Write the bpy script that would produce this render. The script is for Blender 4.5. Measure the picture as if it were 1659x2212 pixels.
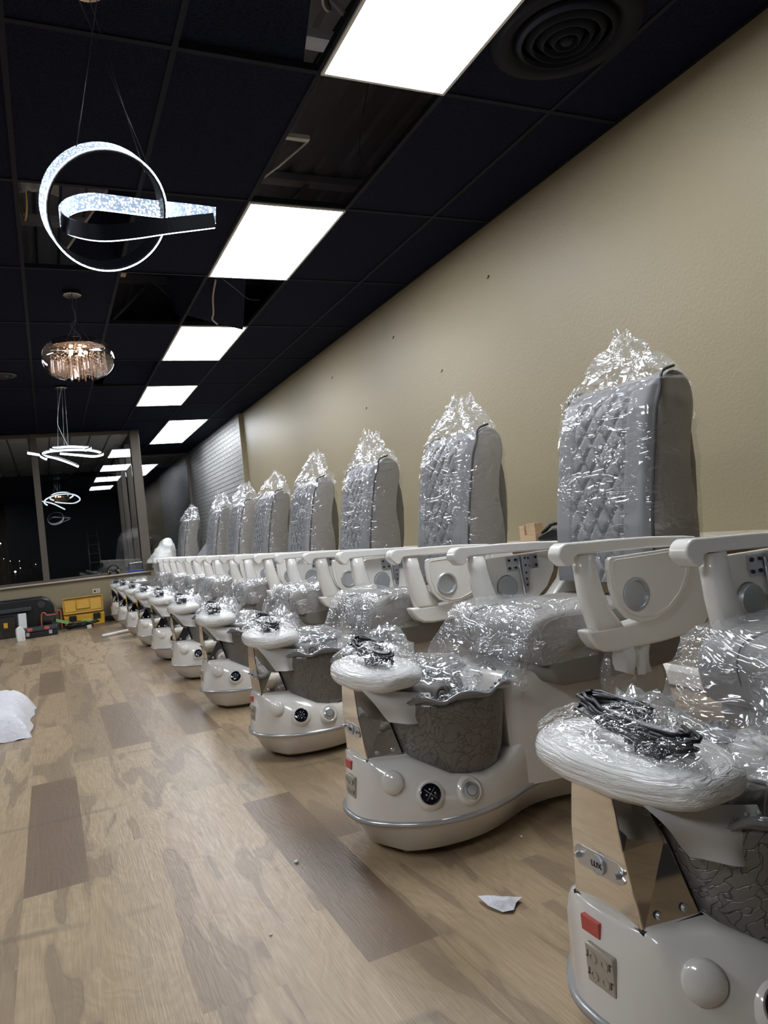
import bpy, bmesh, math, random
from mathutils import Vector, Matrix, noise
from mathutils.bvhtree import BVHTree
D = bpy.data
for o in list(D.objects): D.objects.remove(o)
C = bpy.context.scene.collection
PI = math.pi

# ------------------------------------------------------------------ camera, world, exposure
CAM_H = 0.99
cam = D.objects.new('camera', D.cameras.new('camera')); C.objects.link(cam)
cam.data.sensor_fit = 'AUTO'; cam.data.sensor_width = 36; cam.data.lens = 36 * 1590 / 2212
cam.data.clip_start = 0.02; cam.data.clip_end = 200
R = Matrix(((0.90394361, 0.09004578, -0.41806424), (-0.41383914, -0.06226151, -0.9082184), (-0.10781055, 0.99398957, -0.01901643)))
cam.matrix_world = Matrix.Translation((0, 0, CAM_H)) @ R.to_4x4()
bpy.context.scene.camera = cam
sc = bpy.context.scene
w = D.worlds.new('world'); sc.world = w; w.use_nodes = True
w.node_tree.nodes['Background'].inputs[0].default_value = (0.012, 0.014, 0.02, 1)
w.node_tree.nodes['Background'].inputs[1].default_value = 0.05
sc.view_settings.view_transform = 'Standard'; sc.view_settings.look = 'None'
sc.view_settings.gamma = 1; sc.view_settings.use_curve_mapping = False
sc.view_settings.exposure = 0.0
LIGHT_PANEL = 25.0
LED = 2.6
H = 2.936          # ceiling height

# ------------------------------------------------------------------ materials
def mat(name, col=(.8, .8, .8), rough=.5, metal=0, **kw):
    m = D.materials.new(name); m.use_nodes = True
    b = m.node_tree.nodes['Principled BSDF']
    b.inputs['Base Color'].default_value = (*col, 1)
    b.inputs['Roughness'].default_value = rough
    b.inputs['Metallic'].default_value = metal
    for k, v in kw.items():
        b.inputs[k.replace('_', ' ')].default_value = v
    return m
def N(m, t, **kw):
    n = m.node_tree.nodes.new(t)
    for k, v in kw.items(): setattr(n, k, v)
    return n
def L(m, a, b): m.node_tree.links.new(a, b)
def bsdf(m): return m.node_tree.nodes['Principled BSDF']
def coords(m, scale=(1, 1, 1), kind='Object'):
    tc = N(m, 'ShaderNodeTexCoord'); mp = N(m, 'ShaderNodeMapping')
    mp.inputs['Scale'].default_value = scale
    L(m, tc.outputs[kind], mp.inputs[0]); return mp.outputs[0]
def noise_n(m, vec, scale, detail=3, rough=.5, dist=0):
    n = N(m, 'ShaderNodeTexNoise'); n.inputs['Scale'].default_value = scale
    n.inputs['Detail'].default_value = detail; n.inputs['Roughness'].default_value = rough
    n.inputs['Distortion'].default_value = dist
    L(m, vec, n.inputs['Vector']); return n
def ramp(m, fac, stops):
    r = N(m, 'ShaderNodeValToRGB'); e = r.color_ramp.elements
    while len(e) < len(stops): e.new(.5)
    for i, (p, c) in enumerate(stops):
        e[i].position = p; e[i].color = (*c, 1) if len(c) == 3 else c
    L(m, fac, r.inputs[0]); return r.outputs[0]
def bump(m, h, strength=.3, dist=.01, tgt=None):
    b = N(m, 'ShaderNodeBump'); b.inputs['Strength'].default_value = strength
    b.inputs['Distance'].default_value = dist
    L(m, h, b.inputs['Height'])
    L(m, b.outputs[0], (tgt or bsdf(m)).inputs['Normal']); return b
def math_n(m, op, a, b=None, c=None):
    n = N(m, 'ShaderNodeMath', operation=op)
    for i, v in enumerate((a, b, c)):
        if v is None: continue
        if isinstance(v, (int, float)): n.inputs[i].default_value = v
        else: L(m, v, n.inputs[i])
    return n.outputs[0]
def mixc(m, f, a, b, blend='MIX'):
    n = N(m, 'ShaderNodeMix', data_type='RGBA', blend_type=blend)
    for s, v in ((0, f), (6, a), (7, b)):
        if isinstance(v, (int, float)): n.inputs[s].default_value = v
        elif isinstance(v, tuple): n.inputs[s].default_value = (*v, 1)
        else: L(m, v, n.inputs[s])
    return n.outputs[2]

M = {}
M['pearl'] = mat('pearl_shell', (.72, .68, .62), .2, Coat_Weight=1, Coat_Roughness=.05)
M['belt'] = mat('belt_trim', (.45, .44, .44), .25, .4)
M['arm'] = mat('white_arm_plastic', (.84, .81, .75), .22, Coat_Weight=.7, Coat_Roughness=.06)
M['leather'] = mat('grey_leatherette', (.235, .215, .195), .5)
v = coords(M['leather']); bump(M['leather'], noise_n(M['leather'], v, 9, 4, .6, 1.0).outputs[0], .5, .02)
M['quilt'] = mat('quilted_leatherette', (.215, .21, .215), .42)
M['seatbase'] = mat('taupe_seat_base', (.20, .18, .155), .55)
M['backshell'] = mat('dark_back_shell', (.045, .042, .04), .45)
M['chrome'] = mat('chrome', (.80, .76, .70), .04, 1)
M['steel'] = mat('zinc_steel', (.62, .63, .65), .3, .85)
M['silver'] = mat('satin_silver', (.50, .52, .54), .35, .6)
M['black'] = mat('black_plastic', (.012, .012, .013), .3)
M['blackgloss'] = mat('black_glass', (.006, .006, .008), .08)
M['blackmetal'] = mat('black_satin_metal', (.02, .022, .03), .28, .6)
M['red'] = mat('red_tape', (.50, .09, .07), .6)
M['plate'] = mat('jet_plate', (.42, .38, .31), .35, .2)
M['brass'] = mat('brass', (.55, .36, .08), .3, .9)
M['cap'] = mat('white_cap', (.70, .67, .62), .15, Coat_Weight=1)
M['foam'] = mat('wrapped_foam', (.84, .83, .79), .38, Coat_Weight=1, Coat_Roughness=.07)
m = M['foam']; v = coords(m, (9, 1.6, 26)); n1 = noise_n(m, v, 4, 4, .6, 1.2)
b_ = bump(m, n1.outputs[0], .9, .012); L(m, b_.outputs[0], bsdf(m).inputs['Coat Normal'])
M['flap'] = mat('foam_sheet', (.66, .65, .63), .6, Subsurface_Weight=.0)
M['white'] = mat('matt_white', (.75, .75, .73), .5)
M['tub'] = mat('crackled_resin', (.15, .135, .12), .3, .25, Coat_Weight=.3)
m = M['tub']; v = coords(m)
vo = N(m, 'ShaderNodeTexVoronoi', feature='DISTANCE_TO_EDGE'); vo.inputs['Scale'].default_value = 30
nz = noise_n(m, v, 7, 3); mv = N(m, 'ShaderNodeVectorMath', operation='ADD')
sc_ = N(m, 'ShaderNodeVectorMath', operation='SCALE'); sc_.inputs['Scale'].default_value = .28
L(m, nz.outputs['Color'], sc_.inputs[0]); L(m, v, mv.inputs[0]); L(m, sc_.outputs[0], mv.inputs[1]); L(m, mv.outputs[0], vo.inputs['Vector'])
cr = ramp(m, vo.outputs['Distance'], [(0, (0, 0, 0)), (.05, (1, 1, 1))])
bump(m, cr, .6, .004)
L(m, mixc(m, cr, (.11, .10, .09), (.18, .165, .148)), bsdf(m).inputs['Base Color'])
sp = noise_n(m, v, 420, 1); L(m, ramp(m, sp.outputs[0], [(.66, (.38, .38, .38)), (.70, (.08, .08, .08))]), bsdf(m).inputs['Roughness'])
M['rim'] = mat('smoky_rim', (.30, .30, .31), .06, Transmission_Weight=.35, Coat_Weight=1)
M['cable'] = mat('black_cable', (.01, .01, .012), .35)

def film_mat(name, haze=.12, tint=(.9, .92, .95), base=.05, edge=.55, scale=16, strength=.9, rough=.1):
    m = D.materials.new(name); m.use_nodes = True; nt = m.node_tree; nt.nodes.clear()
    out = nt.nodes.new('ShaderNodeOutputMaterial')
    tr = nt.nodes.new('ShaderNodeBsdfTransparent'); gl = nt.nodes.new('ShaderNodeBsdfGlossy'); di = nt.nodes.new('ShaderNodeBsdfDiffuse')
    gl.inputs['Roughness'].default_value = rough; gl.inputs['Color'].default_value = (1, 1, 1, 1)
    di.inputs['Color'].default_value = (*tint, 1)
    v = coords(m, (1, 1, 2.4))
    n1 = noise_n(m, v, scale, 3, .55, 1.6)
    rid = math_n(m, 'ABSOLUTE', math_n(m, 'SUBTRACT', n1.outputs[0], .5))
    rid = math_n(m, 'POWER', math_n(m, 'SUBTRACT', 1, math_n(m, 'MULTIPLY', rid, 3.2), None), 5)
    n2 = noise_n(m, v, scale * 3.1, 2, .5, 1)
    rid = math_n(m, 'MULTIPLY_ADD', n2.outputs[0], .3, rid)
    bp = nt.nodes.new('ShaderNodeBump'); bp.inputs['Strength'].default_value = strength; bp.inputs['Distance'].default_value = .006
    L(m, rid, bp.inputs['Height']); L(m, bp.outputs[0], gl.inputs['Normal'])
    lw = nt.nodes.new('ShaderNodeLayerWeight'); lw.inputs['Blend'].default_value = .35
    f = math_n(m, 'MULTIPLY_ADD', lw.outputs['Facing'], edge, base)
    m1 = nt.nodes.new('ShaderNodeMixShader'); m1.inputs[0].default_value = haze
    L(m, tr.outputs[0], m1.inputs[1]); L(m, di.outputs[0], m1.inputs[2])
    m2 = nt.nodes.new('ShaderNodeMixShader'); L(m, f, m2.inputs[0]); L(m, m1.outputs[0], m2.inputs[1]); L(m, gl.outputs[0], m2.inputs[2])
    L(m, m2.outputs[0], out.inputs[0]); return m
M['film'] = film_mat('clear_film', .03, base=.075, edge=.22, scale=3.2, rough=.10, strength=.75)
M['film2'] = film_mat('crumpled_film', .10, base=.085, edge=.28, scale=4.5, rough=.13, strength=.75)
M['stretch'] = film_mat('stretch_film', .02, base=.10, edge=.25, scale=14, strength=1.0, rough=.06)

# setting
M['wall'] = mat('beige_paint', (.305, .252, .158), .45, Specular_IOR_Level=.35)
m = M['wall']; v = coords(m); bump(m, noise_n(m, v, 55, 3, .6, .6).outputs[0], .35, .006)
M['darkwall'] = mat('charcoal_paint', (.03, .03, .032), .6)
M['sill'] = mat('cream_trim_paint', (.42, .37, .28), .4)
M['bronze'] = mat('bronze_frame', (.115, .095, .075), .45, .3)
M['ceiling'] = mat('black_ceiling_tile', (.012, .013, .022), .85)
m = M['ceiling']; v = coords(m)
bsdf(m).inputs['Specular IOR Level'].default_value = .12
n_ = noise_n(m, v, 130, 2, .7); hh = ramp(m, n_.outputs[0], [(.42, (0, 0, 0)), (.5, (1, 1, 1))])
bump(m, hh, .5, .004); L(m, mixc(m, hh, (.003, .004, .009), (.0085, .0115, .030)), bsdf(m).inputs['Base Color'])
M['grid'] = mat('dark_grid_metal', (.010, .011, .018), .7, Specular_IOR_Level=.2)
M['tileedge'] = mat('torn_tile_edge', (.45, .43, .40), .9)
M['deck'] = mat('painted_roof_deck', (.55, .53, .6), .6)
M['joist'] = mat('painted_joist', (.85, .86, .95), .5)
M['wood'] = mat('bare_pine', (.55, .38, .22), .6)
m = M['wood']; v = coords(m, (20, 2, 20)); L(m, ramp(m, noise_n(m, v, 3, 4, .6, 1).outputs[0], [(.3, (.60, .44, .28)), (.7, (.42, .27, .15))]), bsdf(m).inputs['Base Color'])

# brick
M['brick'] = mat('painted_brick', (.46, .46, .45), .3)
m = M['brick']
tc = N(m, 'ShaderNodeTexCoord'); sx = N(m, 'ShaderNodeSeparateXYZ'); cx = N(m, 'ShaderNodeCombineXYZ')
L(m, tc.outputs['Object'], sx.inputs[0]); L(m, sx.outputs[1], cx.inputs[0]); L(m, sx.outputs[2], cx.inputs[1])
bt = N(m, 'ShaderNodeTexBrick'); bt.inputs['Scale'].default_value = 1
bt.inputs['Brick Width'].default_value = .21; bt.inputs['Row Height'].default_value = .072
bt.inputs['Mortar Size'].default_value = .008; bt.inputs['Mortar Smooth'].default_value = .2
for k_, c_ in (('Color1', (.36, .355, .34, 1)), ('Color2', (.32, .315, .30, 1)), ('Mortar', (.14, .14, .135, 1))): bt.inputs[k_].default_value = c_  # wall is one paint; shade in the joints is put into the mortar colour
L(m, bt.outputs['Color'], bsdf(m).inputs['Base Color'])
L(m, cx.outputs[0], bt.inputs['Vector'])
nn = noise_n(m, cx.outputs[0], 40, 3)
hgt = math_n(m, 'MULTIPLY_ADD', nn.outputs[0], .35, math_n(m, 'SUBTRACT', 1, bt.outputs['Fac']))
bump(m, hgt, 1, .03)

# floor
M['floor'] = mat('vinyl_plank', (.4, .3, .2), .36, Specular_IOR_Level=.35)
m = M['floor']
at = N(m, 'ShaderNodeAttribute', attribute_name='plank')   # r tone, g seed x, b seed y
sr = N(m, 'ShaderNodeSeparateColor'); L(m, at.outputs['Color'], sr.inputs[0])
tc = N(m, 'ShaderNodeTexCoord')
off = N(m, 'ShaderNodeCombineXYZ')
L(m, math_n(m, 'MULTIPLY', sr.outputs[1], 37.0), off.inputs[0]); L(m, math_n(m, 'MULTIPLY', sr.outputs[2], 53.0), off.inputs[1])
ad = N(m, 'ShaderNodeVectorMath', operation='ADD'); L(m, tc.outputs['Object'], ad.inputs[0]); L(m, off.outputs[0], ad.inputs[1])
def mapped(src, s):
    mp = N(m, 'ShaderNodeMapping'); mp.inputs['Scale'].default_value = s; L(m, src, mp.inputs[0]); return mp.outputs[0]
warp = noise_n(m, mapped(ad.outputs[0], (3.5, 1.3, 1)), 1.6, 3, .5, .6)        # cathedral figure
g1 = math_n(m, 'FRACT', math_n(m, 'MULTIPLY', warp.outputs[0], 13.0))
g1 = math_n(m, 'ABSOLUTE', math_n(m, 'SUBTRACT', g1, .5))
fine = noise_n(m, mapped(ad.outputs[0], (60, 2.2, 1)), 3.2, 4, .6, .4)
blot = noise_n(m, mapped(ad.outputs[0], (6.5, .95, 1)), 1.25, 3, .45, 1.3)
mid = ramp(m, blot.outputs[0], [(.53, (0, 0, 0)), (.575, (.45, .45, .45)), (.59, (1, 1, 1)), (.61, (.7, .7, .7)), (.70, (.8, .8, .8))])
tone = ramp(m, sr.outputs[0], [(0, (.42, .315, .195)), (.3, (.37, .27, .16)), (.6, (.285, .205, .125)), (.85, (.17, .115, .072)), (1, (.145, .098, .062))])
c1 = mixc(m, math_n(m, 'MULTIPLY', g1, .5), tone, (.20, .135, .08))
c2 = mixc(m, math_n(m, 'MULTIPLY', mid, .72), c1, (.15, .10, .068))
c3 = mixc(m, math_n(m, 'MULTIPLY', math_n(m, 'SUBTRACT', fine.outputs[0], .36), 1.5), c2, (.22, .155, .10))
scv = N(m, 'ShaderNodeTexWave', wave_type='RINGS'); scv.inputs['Scale'].default_value = .35; scv.inputs['Distortion'].default_value = 3
L(m, mapped(tc.outputs['Object'], (1, 1, 1)), scv.inputs['Vector'])
scuff = ramp(m, scv.outputs['Fac'], [(.993, (0, 0, 0)), (1, (1, 1, 1))])
scn = noise_n(m, tc.outputs['Object'], 3, 2); scm = math_n(m, 'MULTIPLY', scuff, ramp(m, scn.outputs[0], [(.5, (0, 0, 0)), (.6, (.45, .45, .45))]))
c4 = mixc(m, scm, c3, (.10, .08, .06))
L(m, c4, bsdf(m).inputs['Base Color'])
fl_b = bump(m, math_n(m, 'ADD', fine.outputs[0], math_n(m, 'MULTIPLY', g1, .6)), .28, .003)
L(m, ramp(m, fine.outputs[0], [(.3, (.30, .30, .30)), (.7, (.45, .45, .45))]), bsdf(m).inputs['Roughness'])

def emit(name, col, s):
    m = D.materials.new(name); m.use_nodes = True; b = bsdf(m)
    b.inputs['Base Color'].default_value = (*col, 1); b.inputs['Emission Color'].default_value = (*col, 1); b.inputs['Emission Strength'].default_value = s
    return m
M['panel'] = emit('lit_panel', (.88, .93, 1.0), LIGHT_PANEL)
M['panel2'] = emit('lit_panel_dimmed', (.88, .93, 1.0), LIGHT_PANEL * .7)
M['led'] = emit('led_crystal', (.72, .86, 1.0), LED)
m = M['led']; v = coords(m); vo = N(m, 'ShaderNodeTexVoronoi'); vo.inputs['Scale'].default_value = 120; L(m, v, vo.inputs['Vector'])
L(m, ramp(m, vo.outputs['Distance'], [(.2, (.9, .97, 1)), (.55, (.10, .14, .2))]), bsdf(m).inputs['Emission Color'])
M['led2'] = emit('led_strip', (.82, .91, 1.0), 7)
M['bulb'] = emit('warm_bulb', (1.0, .62, .33), 90)
M['star'] = emit('street_light', (1.0, .85, .65), 5)
M['starw'] = emit('street_light_white', (.9, .95, 1), 4)
M['crystal'] = mat('crystal', (1, .95, .92), .02, Transmission_Weight=.85, IOR=1.5, Specular_IOR_Level=.8)
def clear_mat(name, tint, base=.06, edge=.5, rough=.01):
    m = D.materials.new(name); m.use_nodes = True; nt = m.node_tree; nt.nodes.clear()
    out = nt.nodes.new('ShaderNodeOutputMaterial'); tr = nt.nodes.new('ShaderNodeBsdfTransparent'); gl = nt.nodes.new('ShaderNodeBsdfGlossy')
    tr.inputs[0].default_value = (*tint, 1); gl.inputs['Roughness'].default_value = rough
    fr = nt.nodes.new('ShaderNodeLayerWeight'); fr.inputs[0].default_value = .25
    mx = nt.nodes.new('ShaderNodeMixShader'); L(m, math_n(m, 'MULTIPLY_ADD', fr.outputs['Facing'], edge, base), mx.inputs[0])
    L(m, tr.outputs[0], mx.inputs[1]); L(m, gl.outputs[0], mx.inputs[2]); L(m, mx.outputs[0], out.inputs[0]); return m
M['glass'] = clear_mat('window_glass', (.95, .96, .96), .085, .05)
M['shade'] = clear_mat('amber_glass', (.92, .85, .83), .06, .9)
M['clearbox'] = clear_mat('clear_plastic', (.75, .77, .8), .08, .3, .08)
M['smokebox'] = clear_mat('smoky_plastic', (.45, .47, .45), .08, .2, .15)
M['yellow'] = mat('yellow_plastic', (.62, .33, .012), .45)
M['blue'] = mat('blue_plastic', (.02, .05, .35), .4)
M['green'] = mat('green_card', (.10, .22, .05), .6)
M['orange'] = mat('orange_plastic', (.50, .12, .05), .5)
M['darkgrey'] = mat('dark_grey_plastic', (.035, .037, .04), .42)
M['outlet'] = mat('outlet_cream', (.60, .55, .45), .4)
M['tissue'] = mat('white_tissue_film', (.70, .69, .72), .35)
v = coords(M['tissue']); bump(M['tissue'], noise_n(M['tissue'], v, 14, 5, .6, 2).outputs[0], .8, .02)
M['soffit'] = mat('soffit_panel', (.9, .9, .88), .55)
M['outground'] = mat('asphalt', (.02, .02, .02), .9)
M['carred'] = mat('red_car_paint', (.16, .02, .015), .25, Coat_Weight=1)
M['alu'] = mat('aluminium', (.55, .56, .58), .35, .8)

# ------------------------------------------------------------------ helpers
def link(name, me, material, parent=None, smooth=False):
    o = D.objects.new(name, me); C.objects.link(o)
    if material:
        for mm in (material if isinstance(material, list) else [material]): me.materials.append(mm)
    if parent: o.parent = parent
    if smooth:
        for p in me.polygons: p.use_smooth = True
    return o
def obj(name, bm, material, parent=None, smooth=False, bevel=0, seg=2, auto=None):
    me = D.meshes.new(name)
    bmesh.ops.recalc_face_normals(bm, faces=bm.faces)
    bm.to_mesh(me); bm.free()
    o = link(name, me, material, parent, smooth)
    if bevel:
        md = o.modifiers.new('bevel', 'BEVEL'); md.width = bevel; md.segments = seg; md.limit_method = 'ANGLE'; md.angle_limit = .7
    if auto is not None:
        bm2 = bmesh.new(); bm2.from_mesh(me)
        for e in bm2.edges:
            if len(e.link_faces) == 2 and e.calc_face_angle(0) > auto: e.smooth = False
        bm2.to_mesh(me); bm2.free()
    return o
def thing(name, label, cat, loc=(0, 0, 0), rz=0, group=None):
    o = D.objects.new(name, None); C.objects.link(o); o.location = loc; o.rotation_euler = (0, 0, rz)
    o.empty_display_size = .1
    o['label'] = label; o['category'] = cat
    if group: o['group'] = group
    return o
def tag(o, label, cat, group=None, kind=None):
    o['label'] = label; o['category'] = cat
    if group: o['group'] = group
    if kind: o['kind'] = kind
    return o
def struct(o, label=None, cat=None):
    o['kind'] = 'structure'
    if label: o['label'] = label
    if cat: o['category'] = cat
    return o
def box(bm, x0, x1, y0, y1, z0, z1, mtx=None, mi=0):
    vs = [bm.verts.new((x, y, z)) for x in (x0, x1) for y in (y0, y1) for z in (z0, z1)]
    if mtx is not None:
        for v_ in vs: v_.co = mtx @ v_.co
    for f in ((0, 1, 3, 2), (4, 6, 7, 5), (0, 4, 5, 1), (2, 3, 7, 6), (0, 2, 6, 4), (1, 5, 7, 3)):
        fc = bm.faces.new([vs[i] for i in f]); fc.material_index = mi
    return bm
def bx(*a, **k):
    bm = bmesh.new(); return box(bm, *a, **k)
def prism(bm, prof, y0, y1, axis='y'):
    def P(p, t):
        return {'y': (p[0], t, p[1]), 'x': (t, p[0], p[1]), 'z': (p[0], p[1], t)}[axis]
    a = [bm.verts.new(P(p, y0)) for p in prof]; b = [bm.verts.new(P(p, y1)) for p in prof]
    n = len(prof)
    bm.faces.new(a[::-1]); bm.faces.new(b)
    for i in range(n): bm.faces.new((a[i], a[(i + 1) % n], b[(i + 1) % n], b[i]))
    return bm
def loft(bm, rings, closed=True, cap0=False, cap1=False, mi=0):
    R_ = [[bm.verts.new(p) for p in r] for r in rings]
    for a, b in zip(R_, R_[1:]):
        n = len(a)
        for i in range(n if closed else n - 1):
            j = (i + 1) % n
            f = bm.faces.new((a[i], a[j], b[j], b[i])); f.smooth = True; f.material_index = mi
    if cap0: bm.faces.new(R_[0][::-1]).material_index = mi
    if cap1: bm.faces.new(R_[-1]).material_index = mi
    return R_
def tube(bm, pts, r, n=8, cap=True, mi=0, closed=False):
    pts = [Vector(p) for p in pts]; rings = []
    up = Vector((0, 0, 1)); last = None
    for i, p in enumerate(pts):
        if closed: d = pts[(i + 1) % len(pts)] - pts[i - 1]
        else: d = pts[min(i + 1, len(pts) - 1)] - pts[max(i - 1, 0)]
        d.normalize()
        if last is None:
            a = d.orthogonal().normalized()
        else:
            a = (last - d * last.dot(d))
            a = a.normalized() if a.length > 1e-6 else d.orthogonal().normalized()
        last = a; b = d.cross(a)
        rr = r[i] if isinstance(r, (list, tuple)) else r
        rings.append([p + (a * math.cos(t) + b * math.sin(t)) * rr for t in [2 * PI * k / n for k in range(n)]])
    if closed: rings.append(rings[0])
    loft(bm, rings, True, cap and not closed, cap and not closed, mi)
    return bm
def disc(bm, c, nrm, r, h, n=32, r2=None, mi=0):
    c = Vector(c); nrm = Vector(nrm).normalized(); a = nrm.orthogonal().normalized(); b = nrm.cross(a)
    r2 = r if r2 is None else r2
    def ring(rad, t): return [c + nrm * t + (a * math.cos(x) + b * math.sin(x)) * rad for x in [2 * PI * k / n for k in range(n)]]
    loft(bm, [ring(r, 0), ring(r2, h)], True, True, True, mi)
    return bm
def lathe(bm, c, nrm, prof, n=32, mi=0):
    c = Vector(c); nrm = Vector(nrm).normalized(); a = nrm.orthogonal().normalized(); b = nrm.cross(a)
    loft(bm, [[c + nrm * t + (a * math.cos(x) + b * math.sin(x)) * max(rad, 1e-4) for x in [2 * PI * k / n for k in range(n)]] for rad, t in prof], True, True, True, mi)
    return bm
def smoothstep(a, b, x):
    t = min(1, max(0, (x - a) / (b - a))); return t * t * (3 - 2 * t)
def interp(tab, x):
    if x <= tab[0][0]: return tab[0][1]
    for (a, va), (b, vb) in zip(tab, tab[1:]):
        if x <= b:
            return va + (vb - va) * (x - a) / (b - a)
    return tab[-1][1]
def ridge(p, s, seed=0):
    return 1 - 2 * abs(noise.noise(Vector(p) * s + Vector((seed * 7.3, seed * 3.1, seed * 5.7))))
def arc(cx, cy, r, a0, a1, n):
    return [(cx + r * math.cos(math.radians(a0 + (a1 - a0) * i / n)), cy + r * math.sin(math.radians(a0 + (a1 - a0) * i / n))) for i in range(n + 1)]
def catmull(pts, k=6, closed=False):
    out = []; n = len(pts); P = [Vector(p) for p in pts]
    rng = range(n if closed else n - 1)
    for i in rng:
        p0, p1, p2, p3 = (P[(i - 1) % n] if closed or i > 0 else P[0]), P[i], P[(i + 1) % n], (P[(i + 2) % n] if closed or i + 2 < n else P[-1])
        for j in range(k):
            t = j / k
            out.append(.5 * ((2 * p1) + (p2 - p0) * t + (2 * p0 - 5 * p1 + 4 * p2 - p3) * t * t + (3 * p1 - p0 - 3 * p2 + p3) * t ** 3))
    if not closed: out.append(P[-1])
    return out
def copy_tree(o, parent=None):
    c = o.copy(); C.objects.link(c)
    if parent: c.parent = parent
    for ch in list(o.children): copy_tree(ch, c)
    return c

# ------------------------------------------------------------------ room shell
rnd = random.Random(4)
XW = 2.87; YE = 12.2; YR = 15.43; XR = 1.40; XL = -4.2; YB = -4.0; YN = -1.3
# floor planks: one surface, one face per plank
bm = bmesh.new(); lay = bm.loops.layers.float_color.new('plank')
PW = .185; PL = 1.22; X0 = .026
fixed = {(-1): (2.51, {0: .95, 1: .15, -1: .1, 2: .4}), 3: (1.61, {0: .97, 1: .25, -1: .45, 2: .9}), 2: (1.9, {}), 4: (2.3, {})}
for c in range(-24, 16):
    x0 = X0 + c * PW; x1 = min(x0 + PW, XW + .1)
    if c in fixed: y0, tn = fixed[c]
    else: y0, tn = rnd.random() * PL, {}
    k0 = int(math.floor((YB - y0) / PL)) - 1
    for k in range(k0, k0 + 15):
        a = max(y0 + k * PL, YB - .1); b = min(y0 + (k + 1) * PL, YR + .1)
        if b <= a or x1 <= x0: continue
        if x0 < XL - .2: continue
        t = tn.get(k, rnd.choice([.02, .1, .2, .3, .3, .42, .55, .62, .88]))
        f = bm.faces.new([bm.verts.new(p) for p in ((x0, a, 0), (x1, a, 0), (x1, b, 0), (x0, b, 0))])
        s1, s2 = rnd.random(), rnd.random()
        for lp in f.loops: lp[lay] = (t, s1, s2, 1)
me = D.meshes.new('floor'); bm.to_mesh(me); bm.free()
fl = link('floor', me, M['floor']); struct(fl, 'light oak look vinyl plank floor', 'floor')
# walls
struct(obj('wall_right', bx(XW, XW + .12, YN, 11.05, 0, H + .02), M['wall']), 'smooth beige painted long wall', 'wall')
struct(obj('wall_right_brick', bx(XW - .06, XW + .12, 11.05, YR + .1, 0, H + .02), [M['brick']]), 'white painted brick end of the right wall', 'wall')
struct(obj('wall_corner_return', bx(XW - .062, XW, 11.0, 11.05, 0, H), M['wall']), 'beige painted edge beside the brick', 'wall')
struct(obj('wall_back', bx(-1.0, XW + .12, YN - .1, YN, 0, H + .02), M['darkwall']), 'charcoal wall right behind the camera', 'wall')
struct(obj('wall_back_return', bx(-1.1, -1.0, YB, YN, 0, H + .02), M['darkwall']), 'charcoal return of the back wall', 'wall')
struct(obj('wall_back_far', bx(XL, -1.1, YB - .1, YB, 0, H + .02), M['wall']), 'beige wall of the area behind the camera', 'wall')
struct(obj('wall_left', bx(XL - .1, XL, YB, YE, 0, H + .02), M['darkwall']), 'charcoal left wall', 'wall')
ZS = .665
struct(obj('wall_end', bx(XL, XR + .06, YE, YE + .12, 0, ZS), M['wall']), 'low beige wall under the shop windows', 'wall')
struct(obj('wall_recess_side', bx(XR - .06, XR + .06, YE + .12, YR, 0, ZS), M['wall']), 'low beige side wall of the window recess', 'wall')
struct(obj('wall_recess_end', bx(XR + .06, XW, YR, YR + .12, 0, ZS), M['wall']), 'low beige wall under the recess window', 'wall')
# sill
bm = bmesh.new(); prism(bm, [(YE - .05, ZS - .0), (YE - .055, ZS + .012), (YE - .05, ZS + .03), (YE + .1, ZS + .03), (YE + .1, ZS)], XL, XR + .05, 'x')
struct(obj('trim_1', bm, M['sill'], bevel=.006), 'cream window sill', 'sill')
bm = bx(XR + .06, XW - .06, YR - .05, YR + .05, ZS, ZS + .03); struct(obj('trim_2', bm, M['sill']), 'cream sill of the recess window', 'sill')
# windows: frames + glass
def window(name, frame_boxes, glass_boxes, lab):
    bm = bmesh.new()
    for b in frame_boxes: box(bm, *b)
    f = struct(obj(name, bm, M['bronze'], bevel=.004), lab, 'window')
    bg = bmesh.new()
    for b in glass_boxes: box(bg, *b)
    obj('window_pane', bg, M['glass'], f)
    return f
zt = H - .0
z0 = ZS + .03
xs = [-4.1, -2.9, -1.48, -.05, 1.40]
fr = [(x - .045, x + .045, YE - .03, YE + .07, z0, zt) for x in xs[:-1]] + [(1.335, 1.475, YE - .06, YE + .08, z0, zt)]
fr += [(XL, 1.34, YE - .02, YE + .06, z0, z0 + .035), (XL, 1.34, YE - .02, YE + .06, zt - .05, zt)]
window('window_1', fr, [(xs[i] + .045, xs[i + 1] - .045, YE + .02, YE + .026, z0 + .035, zt - .05) for i in range(4)], 'bronze framed shop window with black night outside')
fr = [(XR + .06, XR + .11, YR - .03, YR + .05, z0, zt), (XW - .12, XW - .06, YR - .05, YR + .05, z0, zt), (XR + .1, XW - .1, YR - .02, YR + .04, z0, z0 + .05), (XR + .1, XW - .1, YR - .02, YR + .04, zt - .05, zt)]
window('window_2', fr, [(XR + .11, XW - .12, YR, YR + .006, z0 + .05, zt - .05)], 'bronze framed window at the end of the recess')
fr = [(XR - .04, XR + .05, YE + .1 + k * 1.08, YE + .17 + k * 1.08, z0, zt) for k in range(3)] + [(XR - .04, XR + .05, YR - .07, YR, z0, zt)]
fr += [(XR - .03, XR + .04, YE + .1, YR, z0, z0 + .05), (XR - .03, XR + .04, YE + .1, YR, zt - .05, zt)]
window('window_3', fr, [(XR, XR + .006, YE + .12, YR - .06, z0 + .05, zt - .05)], 'bronze framed side window of the recess')

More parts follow.
